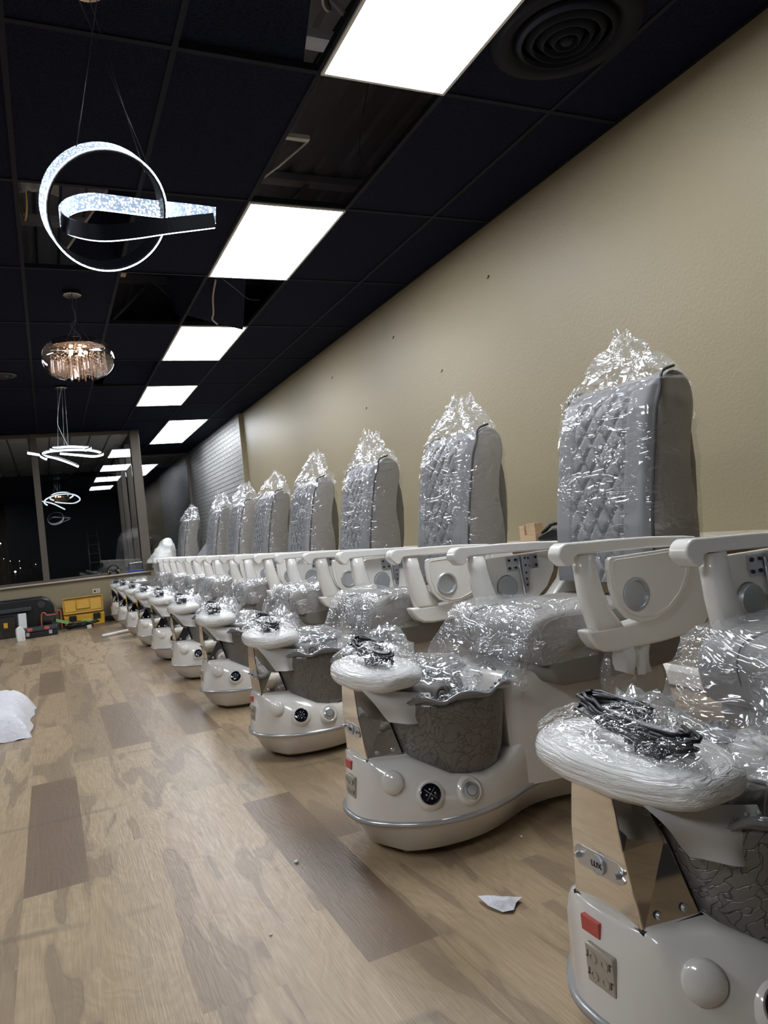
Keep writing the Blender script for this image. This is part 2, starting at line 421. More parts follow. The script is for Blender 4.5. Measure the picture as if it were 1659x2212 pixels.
# ceiling: cells with openings
CX = [XL] + [.02 + .605 * k for k in range(-7, 5)] + [XW]
CX = sorted(set(x for x in CX if x >= XL and x <= XW))
CY = [YB] + [2.84 + 1.22 * j for j in range(-5, 11)]
CY = [y for y in CY if y < YR] + [YR]
def cell(k, j):        # column k (0 = .02-.62), row j (0 = 2.84-4.06)
    return (.02 + .605 * k, .02 + .605 * (k + 1), 2.84 + 1.22 * j, 2.84 + 1.22 * (j + 1))
lights_c = [(2, -1), (2, 1), (2, 3), (2, 5), (3, 7), (3, 8), (-4, -3), (-4, -1), (-4, 2), (-4, 5)]
open_c = [(2, 0), (1, -1), (0, 1), (1, 2), (2, 2), (1, 4)]
skip = set(lights_c + open_c)
bm = bmesh.new()
for i in range(len(CX) - 1):
    for j in range(len(CY) - 1):
        xa, xb, ya, yb = CX[i], CX[i + 1], CY[j], CY[j + 1]
        k = round((xa - .02) / .605); jj = round((CY[j] - 2.84) / 1.22) if j > 0 else -99
        if j == 0: jj = -9
        if (k, jj) in skip: continue
        if ya >= 12.5 and xb <= XR: continue
        z = H + .004
        box(bm, xa + .006, xb - .006, ya + .006, yb - .006, z, z + .015)
cl = struct(obj('ceiling', bm, M['ceiling']), 'black suspended tile ceiling', 'ceiling')
bm = bmesh.new()
for x in CX: box(bm, x - .012, x + .012, YB, (YR if x > XR - .1 else YE), H - .002, H + .03)
for y in CY:
    for (a, b) in zip(CX, CX[1:]):
        if y > 12.5 and b <= XR: continue
        box(bm, a + .012, b - .012, y - .012, y + .012, H - .0025, H + .028)
box(bm, XW - .02, XW, YB, 11.05, H - .004, H + .02)
struct(obj('trim_3', bm, M['grid']), 'black metal grid of the suspended ceiling', 'ceiling grid')
# roof deck and joists above the openings
bm = bmesh.new(); pts = []
x = XL
while x < XW + .2:
    pts += [(x, 4.05), (x + .09, 4.05), (x + .11, 4.09), (x + .16, 4.09), (x + .18, 4.05)]; x += .2
prof = pts + [(XW + .3, 4.2), (XL, 4.2)]
prism(bm, prof, YB - .1, YE, 'y')
struct(obj('roof_deck', bm, M['deck']), 'dark corrugated steel roof deck', 'roof')
for nm, b in (('wall_plenum_back', (XL - .1, XW + .12, YB - .1, YB, H + .03, 4.2)), ('wall_plenum_left', (XL - .1, XL, YB, YE, H + .03, 4.2)), ('wall_plenum_right', (XW, XW + .12, YB, YR, H + .03, 4.2)), ('wall_plenum_end', (XL, XW, YE + .15, YE + .2, H + .1, 4.2))):
    struct(obj(nm, bx(*b), M['deck']), 'dark wall above the suspended ceiling', 'wall')
struct(obj('ceiling_recess_cover', bx(XR, XW, YE + .2, YR + .1, H + .3, H + .4), M['deck']), 'dark cover over the recess ceiling', 'ceiling')
for j, y in enumerate((3.42, 5.85, 8.4)):
    bm = bmesh.new(); box(bm, XL + .02, XW - .02, y - .06, y + .06, 3.98, 4.04); box(bm, XL + .02, XW - .02, y - .05, y + .05, 3.48, 3.53)
    x = XL + .03; s = 1
    while x < XW - .55:
        tube(bm, [(x, y, 3.5 if s > 0 else 4.0), (x + .5, y, 4.0 if s > 0 else 3.5)], .014, 5); x += .5; s = -s
    tag(obj('steel_joist', bm, M['joist']), ['steel joist with diagonal webs, seen through the long opening between the two nearest lights', 'steel joist seen through the opening left of the hanging tile', 'steel joist above the tipped tile beside the glass pendant'][j], 'joist', 'roof joists above the ceiling')

# ------------------------------------------------------------------ light panels
plabs = ['largest and nearest flat white ceiling light panel, cut by the top edge', 'second nearest flat white ceiling light panel', 'third flat white ceiling light panel, one corner behind a hanging tile', 'fourth flat white ceiling light panel, before the paired ones', 'nearer half of the paired ceiling light panels by the brick wall', 'farther half of the paired ceiling light panels by the brick wall',
         'ceiling light panel left of the frame, behind the camera', 'ceiling light panel left of the frame, level with the nearest chair', 'ceiling light panel left of the frame, level with the middle chairs', 'ceiling light panel left of the frame, near the windows']
for (k, j), lab in zip(lights_c, plabs):
    xa, xb, ya, yb = cell(k, j)
    t = thing('ceiling_light', lab, 'ceiling light', ((xa + xb) / 2, (ya + yb) / 2, H - .012), 0, 'flat panel lights in the ceiling')
    hx, hy = (xb - xa) / 2 - .002, (yb - ya) / 2 - .002
    bm = bmesh.new(); w_ = .014
    for b in ((-hx, hx, -hy, -hy + w_), (-hx, hx, hy - w_, hy), (-hx, -hx + w_, -hy + w_, hy - w_), (hx - w_, hx, -hy + w_, hy - w_)): box(bm, *b, 0, .03)
    obj('frame', bm, M['white'], t)
    obj('housing', bx(-hx + .002, hx - .002, -hy + .002, hy - .002, .0305, .036), M['darkgrey'], t)
    obj('diffuser', bx(-hx + w_, hx - w_, -hy + w_, hy - w_, .004, .022), M['panel2'] if k == 3 else M['panel'], t)

# vent
t = thing('air_vent', 'round black ceiling air vent with concentric rings', 'vent', (2.13, 2.33, H - .001))
bm = bmesh.new(); lathe(bm, (0, 0, 0), (0, 0, -1), [(.31, -.002), (.31, .004), (.27, .016), (.235, .016), (.225, -.004), (.0, -.004)], 48)
obj('outer_flange', bm, M['grid'], t, True)
for r_, d_ in ((.19, .03), (.145, .034), (.10, .038), (.055, .042)):
    bm = bmesh.new(); lathe(bm, (0, 0, 0), (0, 0, -1), [(r_ + .02, .004), (r_ + .022, .008), (r_, d_), (r_ - .006, d_), (r_ - .002, .004)], 40)
    obj('ring', bm, M['grid'], t, True)
bm = bmesh.new(); lathe(bm, (0, 0, 0), (0, 0, -1), [(.02, .0), (.03, .03), (.02, .044), (0, .046)], 24); obj('centre_cone', bm, M['grid'], t, True)
t = thing('air_vent', 'small round black ceiling vent at the left edge, far from the chairs', 'vent', (-.27, 8.33, H - .001))
bm = bmesh.new(); lathe(bm, (0, 0, 0), (0, 0, -1), [(.15, 0), (.15, .006), (.12, .014), (.10, .012), (.095, 0), (0, 0)], 32); obj('flange', bm, M['darkgrey'], t, True)
bm = bmesh.new(); lathe(bm, (0, 0, 0), (0, 0, -1), [(.09, .002), (.06, .02), (0, .022)], 24); obj('damper', bm, M['black'], t, True)

# loose and hanging tiles
def loose_tile(a, b, c, d, lab, edges):       # four corners; tile with pale cut edges
    P = [Vector(p) for p in (a, b, c, d)]
    nrm = (P[1] - P[0]).cross(P[3] - P[0]).normalized() * .014
    bm = bmesh.new()
    lo = [bm.verts.new(p) for p in P]; hi = [bm.verts.new(p + nrm) for p in P]
    bm.faces.new(lo); bm.faces.new(hi)
    for i in range(4):
        f = bm.faces.new((lo[i], lo[(i + 1) % 4], hi[(i + 1) % 4], hi[i])); f.material_index = 1 if i in edges else 0
    return tag(obj('ceiling_tile', bm, [M['ceiling'], M['tileedge']]), lab, 'ceiling tile', 'displaced ceiling tiles')
def ray_z(px, py, z):
    d = R @ Vector((px - 829.5, -(py - 1106), -1590)); return Vector((0, 0, CAM_H)) + d * ((z - CAM_H) / d.z)
xa, xb, ya, yb = cell(1, -1)
loose_tile((xa, ya, H + .03), ray_z(688, -140, H + .03), ray_z(655, 139, H + .03), (xa, yb, H + .03), 'black ceiling tile pushed aside with a pale raw edge, left of the nearest light panel', [1])
loose_tile(ray_z(232, 408, H + .35), ray_z(300, 412, H + .14), ray_z(255, 575, H + .03), ray_z(137, 545, H + .03), 'tilted black ceiling tile with a pale edge behind the ring pendant', [3])
loose_tile(ray_z(448, 600, H + .03), ray_z(531, 603, H + .03), ray_z(525, 713, H - .10), ray_z(402, 681, H + .02), 'sagging black ceiling tile hanging by the third light panel', [1, 2])
loose_tile(ray_z(361, 594, H + .30), ray_z(436, 600, H + .02), ray_z(392, 688, H + .02), ray_z(375, 672, H + .14), 'black ceiling tile tipped upright in the opening left of the hanging tile', [3, 2])
xa, xb, ya, yb = cell(1, 4)
loose_tile((xa + .2, ya + .02, H + .25), (xb, ya, H + .06), (xb, yb, H + .02), (xa + .12, yb - .05, H + .02), 'tipped ceiling tile with a thin pale edge beside the glass pendant', [3, 2])
bm = bmesh.new(); box(bm, 1.24, 1.36, 3.35, 3.38, H - .002, H + .02); tube(bm, [(1.355, 3.38, H), (1.28, 3.62, H - .01), (1.245, 3.78, H + .004)], .006, 5)
tag(obj('tile_scrap', bm, M['tileedge']), 'torn strip of pale tile dangling at the edge of the long ceiling opening', 'tile scrap')
def wire(pts, r, mt, lab, grp='loose ceiling wires'):
    bm = bmesh.new(); tube(bm, catmull(pts, 6), r, 6)
    return tag(obj('wire', bm, mt, smooth=True), lab, 'wire', grp)
M['wireW'] = mat('pale_wire', (.42, .36, .28), .6); M['wireD'] = mat('dark_wire', (.03, .03, .035), .5)
wire([ray_z(466, 604, H), ray_z(460, 640, H - .02), ray_z(461, 675, H - .06), ray_z(459, 690, H - .09), ray_z(470, 701, H - .12)], .007, M['wireW'], 'tan cable looping along the hanging ceiling tile')
wire([ray_z(480, 602, H - .01), ray_z(510, 625, H - .04), ray_z(535, 645, H - .04), ray_z(560, 648, H - .01)], .003, M['wireD'], 'thin dark wire across the opening after the second light panel')
wire([(1.15, 2.25, H + .25), (1.13, 2.5, H + .08), (1.2, 2.6, H + .1), (1.22, 2.7, H + .3)], .006, M['wireW'], 'pale cable bent in the opening left of the nearest light panel')
wire([(.05, 4.25, H + .25), (.07, 4.4, H + .06), (.05, 4.6, H + .03), (.03, 4.7, H + .3)], .005, mat('yellow_wire', (.5, .33, .1), .5), 'yellow wire in the opening behind the ring pendant')
wire([(1.85, 3.0, H + 1.0), (1.75, 3.5, H + .3), (1.74, 3.6, H + .03)], .002, M['wireD'], 'thin hanger wire in the long ceiling opening')
bm = bmesh.new()
loft(bm, [[(.04 + .2 * u / 9 * (1), 4.1 + .35 * v_ / 9, H + .12 + .06 * noise.noise(Vector((u * .5, v_ * .5, 3)))) for u in range(10)] for v_ in range(10)], False)
tag(obj('insulation_wrap', bm, mat('grey_wrap', (.16, .155, .16), .3), smooth=True), 'crumpled grey insulation wrap in the ceiling opening at left', 'insulation')
tag(obj('wood_block', bx(.64, .70, 5.42, 5.60, H + .08, H + .2), M['wood']), 'small wood block above the ceiling grid, left opening', 'wood block')
bm = bmesh.new(); tube(bm, [(1.85, 2.9, 3.9), (1.25, 5.4, 3.2)], .02, 8); tag(obj('conduit', bm, M['darkgrey'], smooth=True), 'dark conduit crossing the long ceiling opening', 'pipe')

# ------------------------------------------------------------------ pendants
def ribbon(bm, pts, nrm_fn, w_, th, mi=0, closed=False):
    n = len(pts); rings = []
    for i, p in enumerate(pts):
        d = (pts[(i + 1) % n] - pts[i - 1]) if closed else (pts[min(i + 1, n - 1)] - pts[max(i - 1, 0)])
        d.normalize(); a = nrm_fn(i / n, p); a = (a - d * a.dot(d)).normalized(); b = d.cross(a)
        rings.append([p + a * sa * w_ / 2 + b * sb * th / 2 for sa, sb in ((-1, -1), (1, -1), (1, 1), (-1, 1))])
    if closed: rings.append(rings[0])
    loft(bm, rings, True, not closed, not closed, mi)
    for f in bm.faces: f.smooth = False
def canopy(t, z, mt):
    bm = bmesh.new(); lathe(bm, (0, 0, z), (0, 0, -1), [(0, 0), (.062, 0), (.064, .004), (.064, .022), (.06, .026), (0, .026)], 32); return obj('canopy', bm, mt, t, True, auto=.6)
# ring pendant 1 (nearest)
def ray_px(px, py, Y):
    vec = Vector((px - 829.5, -(py - 1106), -1590)); d = R @ vec; return Vector((0, 0, CAM_H)) + d * (Y / d.y)
PY = 2.58
t = thing('ring_pendant', 'large twisted ring pendant lamp with lit crystal band, nearest the camera', 'pendant lamp', (.29, PY, H))
def loc(v_): return v_ - Vector((.29, PY, H))
def pendant_loops(t, pts, w_, th, fr_mat, nrm, nrm_led=None, off=.5):
    P = catmull(pts, 5)
    bm = bmesh.new(); ribbon(bm, P, nrm, w_, th); obj('frame', bm, fr_mat, t)
    return P
# face-on circle: ribbon, axis toward viewer and slightly up
cen = loc(ray_px(228, 452, PY)); rad = .192
view = (Vector((0, 0, CAM_H)) - ray_px(228, 452, PY)).normalized()
axis1 = (view + Vector((.34, 0, -.40))).normalized()
e1 = axis1.cross(Vector((0, 0, 1))).normalized(); e2 = e1.cross(axis1).normalized()
def circ(cen, e1, e2, ra, rb, n, a0=0, a1=360): return [cen + e1 * ra * math.cos(math.radians(a0 + (a1 - a0) * i / n)) + e2 * rb * math.sin(math.radians(a0 + (a1 - a0) * i / n)) for i in range(n + (0 if a1 - a0 == 360 else 1))]
ring = circ(cen, e1, e2, rad, rad, 96)
bm = bmesh.new(); ribbon(bm, ring, lambda u, p: axis1, .07, .006, closed=True); obj('ring_frame', bm, M['blackmetal'], t)
bm = bmesh.new(); ring_o = circ(cen, e1, e2, rad + .008, rad + .008, 96); 
ribbon(bm, ring_o, lambda u, p: axis1, .064, .005, closed=True); obj('crystal_band', bm, M['led'], t)
bm = bmesh.new(); tube(bm, [p + axis1 * .034 for p in ring_o], .0018, 6, closed=True); obj('led_edge', bm, M['led2'], t, True)
# tilted hairpin loop
A = [(465, 466), (400, 458), (320, 450), (250, 441), (195, 436), (155, 445), (132, 466), (140, 484), (175, 497), (225, 503), (290, 498), (360, 488), (420, 481), (463, 476)]
dep = [0, .02, .05, .08, .10, .10, .05, -.02, -.07, -.10, -.10, -.08, -.04, -.01]
pts = [loc(ray_px(a, b, PY + d_)) for (a, b), d_ in zip(A, dep)]
P = catmull(pts, 6)
bm = bmesh.new(); ribbon(bm, P, lambda u, p: Vector((0, -.25, 1)), .05, .006); obj('loop_frame', bm, M['blackmetal'], t)
far = P[:40]
bm = bmesh.new(); ribbon(bm, [p + Vector((0, -.008, .0)) for p in far], lambda u, p: Vector((0, -.25, 1)), .05, .008); obj('crystal_band', bm, M['led'], t)
bm = bmesh.new(); tube(bm, [p + Vector((0, .004, -.026)) for p in P], .0018, 6); obj('led_edge', bm, M['led2'], t, True)
canopy(t, 0, M['chrome'])
bm = bmesh.new()
for a, tip in ((-.04, ring[40]), (.04, ring[14]), (.0, loc(ray_px(312, 372, PY)))):
    tube(bm, [(a, 0, -.02), tip], .0016, 5)
obj('suspension_cable', bm, M['black'], t)
# glass drum pendant
PX = .33; PYY = 5.74
t = thing('glass_pendant', 'round clear glass pendant lamp full of warm lit crystal rods', 'pendant lamp', (PX, PYY, H))
canopy(t, 0, M['chrome'])
zc = -.49
def drum(rx, rz, n=14): return [(rx * math.cos(a) ** .62 if math.cos(a) > 0 else 0, rz * math.sin(a)) for a in [(-PI / 2 + PI * i / n) for i in range(n + 1)]]
prof = [(max(.0, r_), z_) for r_, z_ in drum(.25, .15, 22)]
bm = bmesh.new(); lathe(bm, (0, 0, zc), (0, 0, 1), prof[2:-4], 56); obj('glass_shade', bm, M['shade'], t, True)
# remove caps on the shade top/bottom
me = t.children[-1].data; b2 = bmesh.new(); b2.from_mesh(me); bmesh.ops.delete(b2, geom=[f for f in b2.faces if len(f.verts) > 8], context='FACES'); b2.to_mesh(me); b2.free()
bm = bmesh.new(); lathe(bm, (0, 0, zc + .075), (0, 0, 1), [(.185, 0), (.19, .003), (.185, .006), (0, .006)], 40); obj('rod_plate', bm, M['chrome'], t, True)
bm = bmesh.new(); r2 = random.Random(7)
for rr, nn_, zz in ((.185, 24, -.115), (.145, 18, -.115), (.10, 12, -.115), (.06, 7, -.12)):
    for k in range(nn_):
        a = 2 * PI * k / nn_; x, y = rr * math.cos(a), rr * math.sin(a); l_ = .085 + r2.random() * .01
        mt = Matrix.Translation((x, y, zc + zz)) @ Matrix.Rotation(a + .5, 4, 'Z')
        box(bm, -.0075, .0075, -.0045, .0045, 0, l_, mt)
o = obj('crystal_rods', bm, M['crystal'], t); o['kind'] = 'stuff'
bm = bmesh.new()
for rr, nn_ in ((.185, 24), (.145, 18), (.10, 12), (.06, 7)):
    for k in range(nn_):
        a = 2 * PI * k / nn_
        for q in range(3):
            bmesh.ops.create_icosphere(bm, subdivisions=1, radius=.0075, matrix=Matrix.Translation((rr * math.cos(a), rr * math.sin(a), zc - .018 + q * .028)))
o = obj('crystal_beads', bm, M['crystal'], t); o['kind'] = 'stuff'
for k in range(5):
    a = 2 * PI * k / 5; bm = bmesh.new(); bmesh.ops.create_icosphere(bm, subdivisions=2, radius=.014, matrix=Matrix.Translation((.055 * math.cos(a), .055 * math.sin(a), zc + .045))); obj('bulb', bm, M['bulb'], t, True)
bm = bmesh.new(); top = (.01, 0, -.20)
for a in (.3, 2.4, 4.5):
    tube(bm, [(.03 * math.cos(a), .03 * math.sin(a), -.02), top], .0015, 5); tube(bm, [top, (.09 * math.cos(a), .09 * math.sin(a), zc + .15), (.09 * math.cos(a), .09 * math.sin(a), zc + .08)], .0015, 5)
tube(bm, catmull([(0, 0, -.02), (0, 0, -.1), (.01, 0, -.19), (-.03, 0, -.24), (.0, 0, -.29), (.03, 0, -.33), (.0, 0, -.38), (0, 0, -.42)], 5), .0035, 6)
obj('suspension_cable', bm, M['wireD'], t)
# far spiral pendant
t = thing('spiral_pendant', 'white lit double spiral ribbon pendant hanging by the windows', 'pendant lamp', (.30, 8.9, H))
canopy(t, 0, M['chrome'])
F = [(60, 979, -.1), (85, 984, -.15), (120, 975, .2), (170, 972, .3), (205, 975, .2), (222, 979, 0), (205, 984, -.2), (170, 983, -.2), (130, 974, .1), (110, 970, .15), (150, 965, .25), (195, 967, .1), (196, 971, 0), (150, 974, -.15), (110, 978, -.2), (88, 984, -.15), (95, 990, -.1), (110, 988, -.1), (150, 1003, -.2), (168, 1008, -.25)]
F1 = [(60, 979, -.1), (85, 983, -.05), (120, 990, -.1), (150, 1000, -.2), (169, 1008, -.25)]
F2 = [(100, 992, -.2), (88, 984, -.1), (105, 976, .1), (150, 972, .28), (195, 973, .25), (222, 980, 0), (205, 986, -.2), (165, 983, -.25), (130, 980, -.2)]
F3 = [(125, 974, -.2), (110, 971, -.05), (125, 967, .2), (160, 965, .28), (195, 968, .1), (185, 973, -.05)]
tl = Vector((.30, 8.9, H))
for q, FF in enumerate((F1, F2, F3)):
    P = catmull([ray_px(a, b, 8.9 + d_) - tl for a, b, d_ in FF], 6)
    bm = bmesh.new(); ribbon(bm, P, lambda u, p: Vector((0, 0, 1)), .020, .018); obj('led_ribbon', bm, M['led2'], t)
    bm = bmesh.new(); ribbon(bm, [p + Vector((0, 0, .018)) for p in P], lambda u, p: Vector((0, 0, 1)), .01, .024); obj('frame', bm, M['blackmetal'], t)
bm = bmesh.new()
for px in (125, 139, 148): tube(bm, [((px - 136) * .003, 0, -.02), ray_px(px, 967, 8.9 + .1) - tl], .0022, 5)
tube(bm, catmull([(.0, 0, -.02), ray_px(124, 905, 8.9) - tl, ray_px(130, 930, 8.9) - tl, ray_px(146, 962, 8.9) - tl], 5), .003, 5)
obj('suspension_cable', bm, M['silver'], t)

# ------------------------------------------------------------------ wall ledge, baseboard, pipe trim
bm = bx(2.63, XW, YN, 11.0, .765, .795); o = struct(obj('trim_4', bm, M['sill'], bevel=.01), 'cream ledge cap along the right wall', 'ledge')
bm = bx(2.66, XW, YN, 11.0, .73, .765); struct(obj('trim_5', bm, M['wood']), 'bare wood board under the ledge', 'ledge board')
bm = bmesh.new(); prism(bm, [(XW, .39), (XW - .012, .39), (XW - .022, .40), (XW - .022, .43), (XW - .012, .44), (XW, .44)], YN, 11.0, 'y')
struct(obj('trim_6', bm, M['sill']), 'cream rail along the right wall', 'rail')
bm = bmesh.new(); prism(bm, [(XW, .02), (XW - .02, .02), (XW - .025, .09), (XW - .012, .115), (XW, .12)], YN, 11.0, 'y')
struct(obj('baseboard_right', bm, M['arm']), 'white baseboard along the right wall', 'baseboard')
struct(obj('baseboard_end', bx(XL, XR + .06, YE - .012, YE, 0, .07), M['darkgrey']), 'dark baseboard under the windows', 'baseboard')
# blocks and box on ledge
def blk(x, y, z, sx, sy, sz, lab, rz=0):
    o = obj('wood_block', bx(-sx, sx, -sy, sy, 0, sz), M['wood'], bevel=.001); o.location = (x, y, z); o.rotation_euler[2] = rz
    return tag(o, lab, 'wood block', 'pine offcuts on the wall ledge')
blk(2.77, 3.80, .795, .05, .055, .04, 'flat pine offcut lying on the wall ledge under the upright offcuts', .1)
blk(2.775, 3.895, .795, .035, .03, .10, 'upright pine offcut on the wall ledge, farthest from the camera', -.1)
blk(2.77, 3.83, .836, .03, .02, .07, 'pine offcut standing on the flat offcut, left of its neighbour', .15)
blk(2.77, 3.78, .836, .03, .022, .072, 'pine offcut standing on the flat offcut, nearest the black tool', 0)
t = thing('stapler_tool', 'black hand tool lying on the wall ledge between two chair backs', 'tool', (2.76, 3.60, .797), .1)
bm = bmesh.new(); prism(bm, [(-.12, 0), (.12, 0), (.12, .06), (.02, .07), (-.1, .035), (-.13, .02)], -.03, .03, 'y'); o = obj('body', bm, M['black'], t, bevel=.006); 
bm = bmesh.new(); tube(bm, [(-.11, 0, .045), (-.02, 0, .095), (.11, 0, .11)], .012, 8); obj('handle', bm, M['black'], t, True)
t.rotation_euler[2] = -PI / 2

# ------------------------------------------------------------------ pedicure chair
# local: x from the front nose of the base backwards, y across, z up
WB = [(0, .0), (.004, .05), (.02, .095), (.05, .14), (.09, .18), (.15, .222), (.22, .245), (.30, .252), (.38, .24), (.46, .212), (.54, .175), (.62, .155), (.72, .16), (.82, .19), (.92, .225), (1.02, .245), (1.15, .245), (1.26, .215), (1.32, .16), (1.355, .08), (1.36, 0)]
def outline(scale_front, inset, xs_, n_side=None):
    pass
def base_rings():
    P = catmull([(x, w_, 0) for x, w_ in WB], 4)
    half = [(p.x, max(p.y, 0)) for p in P]
    # centre-ward inward offset via scaling about local spine
    def ring(inset, zf, front_flat=0.0, hwmap=None):
        pts = []
        side = half
        for sgn in (1, -1):
            rngp = side if sgn == 1 else side[-2:0:-1]
            for x, w_ in rngp:
                xx = x + inset * (1 - 2 * x / 1.36) if (x < .12 or x > 1.24) else x
                if x < .12: xx = x + inset * (1 - x / .12) * 1.0
                ww = max(0, w_ - inset * min(1, w_ / .1))
                if hwmap: xx, ww = hwmap(x, w_, xx, ww)
                pts.append((xx, sgn * ww, zf(xx)))
        return pts
    return ring
def zdeck(x):        # height of the shoulder of the upper shell
    return interp([(0, .295), (.155, .292), (.20, .27), (.26, .235), (.36, .215), (.46, .225), (.54, .255), (.66, .27), (.9, .27), (1.2, .22), (1.36, .15)], x)
def sh_map(x, w_, xx, ww):   # shoulder outline: narrow flat nose, full width along the tub, waist behind
    tgt = interp([(0, .088), (.16, .105), (.24, .185), (.34, .215), (.46, .185), (.6, .13), (.8, .15), (1.0, .19), (1.2, .18), (1.36, 0)], x)
    w2 = min(ww, tgt)
    if x < .05: xx = .035 + x * .2; w2 = tgt * min(1, w_ / .14)
    return xx, w2
def make_base(t):
    ring = base_rings()
    bm = bmesh.new()
    loft(bm, [ring(.085, lambda x: .012), ring(.05, lambda x: .03), ring(.012, lambda x: .10), ring(.004, lambda x: .112)], True, True, True)
    obj('base_skirt', bm, M['pearl'], t, True, auto=.9)
    bm = bmesh.new()
    loft(bm, [ring(.008, lambda x: .110), ring(-.005, lambda x: .113), ring(-.005, lambda x: .124), ring(.008, lambda x: .128)], True, False, False)
    obj('belt_line', bm, M['belt'], t, True)
    bm = bmesh.new()
    def blend(f):
        r0 = ring(.004, lambda x: .125); r1 = ring(.0, zdeck, hwmap=sh_map)
        out = []
        for a, b in zip(r0, r1):
            g = math.sin(f * PI / 2)           # bulging flank
            gx = f ** 2.2 if a[0] > .02 else f
            x = a[0] + (b[0] - a[0]) * f
            y = a[1] + (b[1] - a[1]) * (f ** 2.4)
            z = a[2] + (b[2] - a[2]) * g
            out.append((x, y, z))
        return out
    r1 = ring(.0, zdeck, hwmap=sh_map)
    rings = [blend(f) for f in (0, .12, .3, .5, .7, .85, .95, 1)]
    rings.append([(p[0], p[1] * .9, p[2] + .006) for p in r1])
    rings.append([(p[0], p[1] * .45, p[2] + .006) for p in r1])
    rings.append([(p[0], 0, p[2] + .006) for p in r1])
    loft(bm, rings)
    bmesh.ops.remove_doubles(bm, verts=bm.verts, dist=.0005)
    o = obj('base_shell', bm, M['pearl'], t, True, auto=1.0)
    tree = BVHTree.FromPolygons([v_.co for v_ in o.data.vertices], [p.vertices[:] for p in o.data.polygons])
    return o, tree
def surf(tree, x, z, side=-1):
    hit = tree.ray_cast(Vector((x, side * 1.0, z)), Vector((0, -side, 0)))
    return (hit[0], hit[1] if hit[1].y * side > 0 else -hit[1]) if hit[0] else (Vector((x, side * .2, z)), Vector((0, side, 0)))

def seat_bag_mesh(seed, long=.0):
    r_ = random.Random(seed); bm = bmesh.new()
    x0, x1 = .575, .76 + .10 * r_.random(); hw = .262; top = .668; over_f = .21; over_s = .16
    rings = []
    na, nb = 46, 54
    for i in range(na):
        a = -over_f + (over_f + x1 - x0) * i / (na - 1)
        row = []
        for j in range(nb):
            b = -(hw + over_s) + 2 * (hw + over_s) * j / (nb - 1)
            dropa = max(0, -a); dropb = max(0, abs(b) - hw)
            x = x0 + max(a, 0); y = max(-hw, min(hw, b)); 
            d = dropa + dropb if min(dropa, dropb) == 0 else math.hypot(dropa, dropb)
            z = top - d * .92 - .012 * (1 if d > 0 else 0)
            z += 0
            fl = .05 * (1 - math.exp(-d * 8)) + d * (.10 + .10 * r_.random() * 0)
            fold = .018 * math.sin(b * 34 + seed) * min(1, dropa * 6) + .016 * math.sin(a * 38 + seed * 2) * min(1, dropb * 7)
            if dropa > 0: x -= fl * .7 + fold + (.035 * min(1, dropa * 6))
            if dropb > 0: y += (fl * .2 + fold * .4 + .004) * (1 if b > 0 else -1)
            p = Vector((x, y, z))
            k = .008 * ridge(p, 9, seed) + .005 * ridge(p, 23, seed + 5)
            p.z += k * (1.2 if d == 0 else .3); p.x -= abs(k) * (1 if dropa > 0 else 0); p.y += k * (1 if dropb > 0 else 0) * (1 if b > 0 else -1)
            if d == 0: p.z += .004 + .05 * max(0, noise.noise(Vector((x * 5, y * 5, seed)))) * smoothstep(.62, .8, x)
            row.append(p)
        rings.append(row)
    loft(bm, rings, False)
    me = D.meshes.new('plastic_cover'); bm.to_mesh(me); bm.free()
    for p in me.polygons: p.use_smooth = True
    me.materials.append(M['film2']); return me
BACKPROF = [(1.085, .72), (1.10, .90), (1.125, 1.05), (1.155, 1.20), (1.18, 1.31), (1.215, 1.385), (1.26, 1.425), (1.31, 1.435), (1.35, 1.415), (1.375, 1.37), (1.375, 1.30), (1.345, 1.20), (1.325, 1.08), (1.335, .95), (1.33, .82), (1.30, .72)]
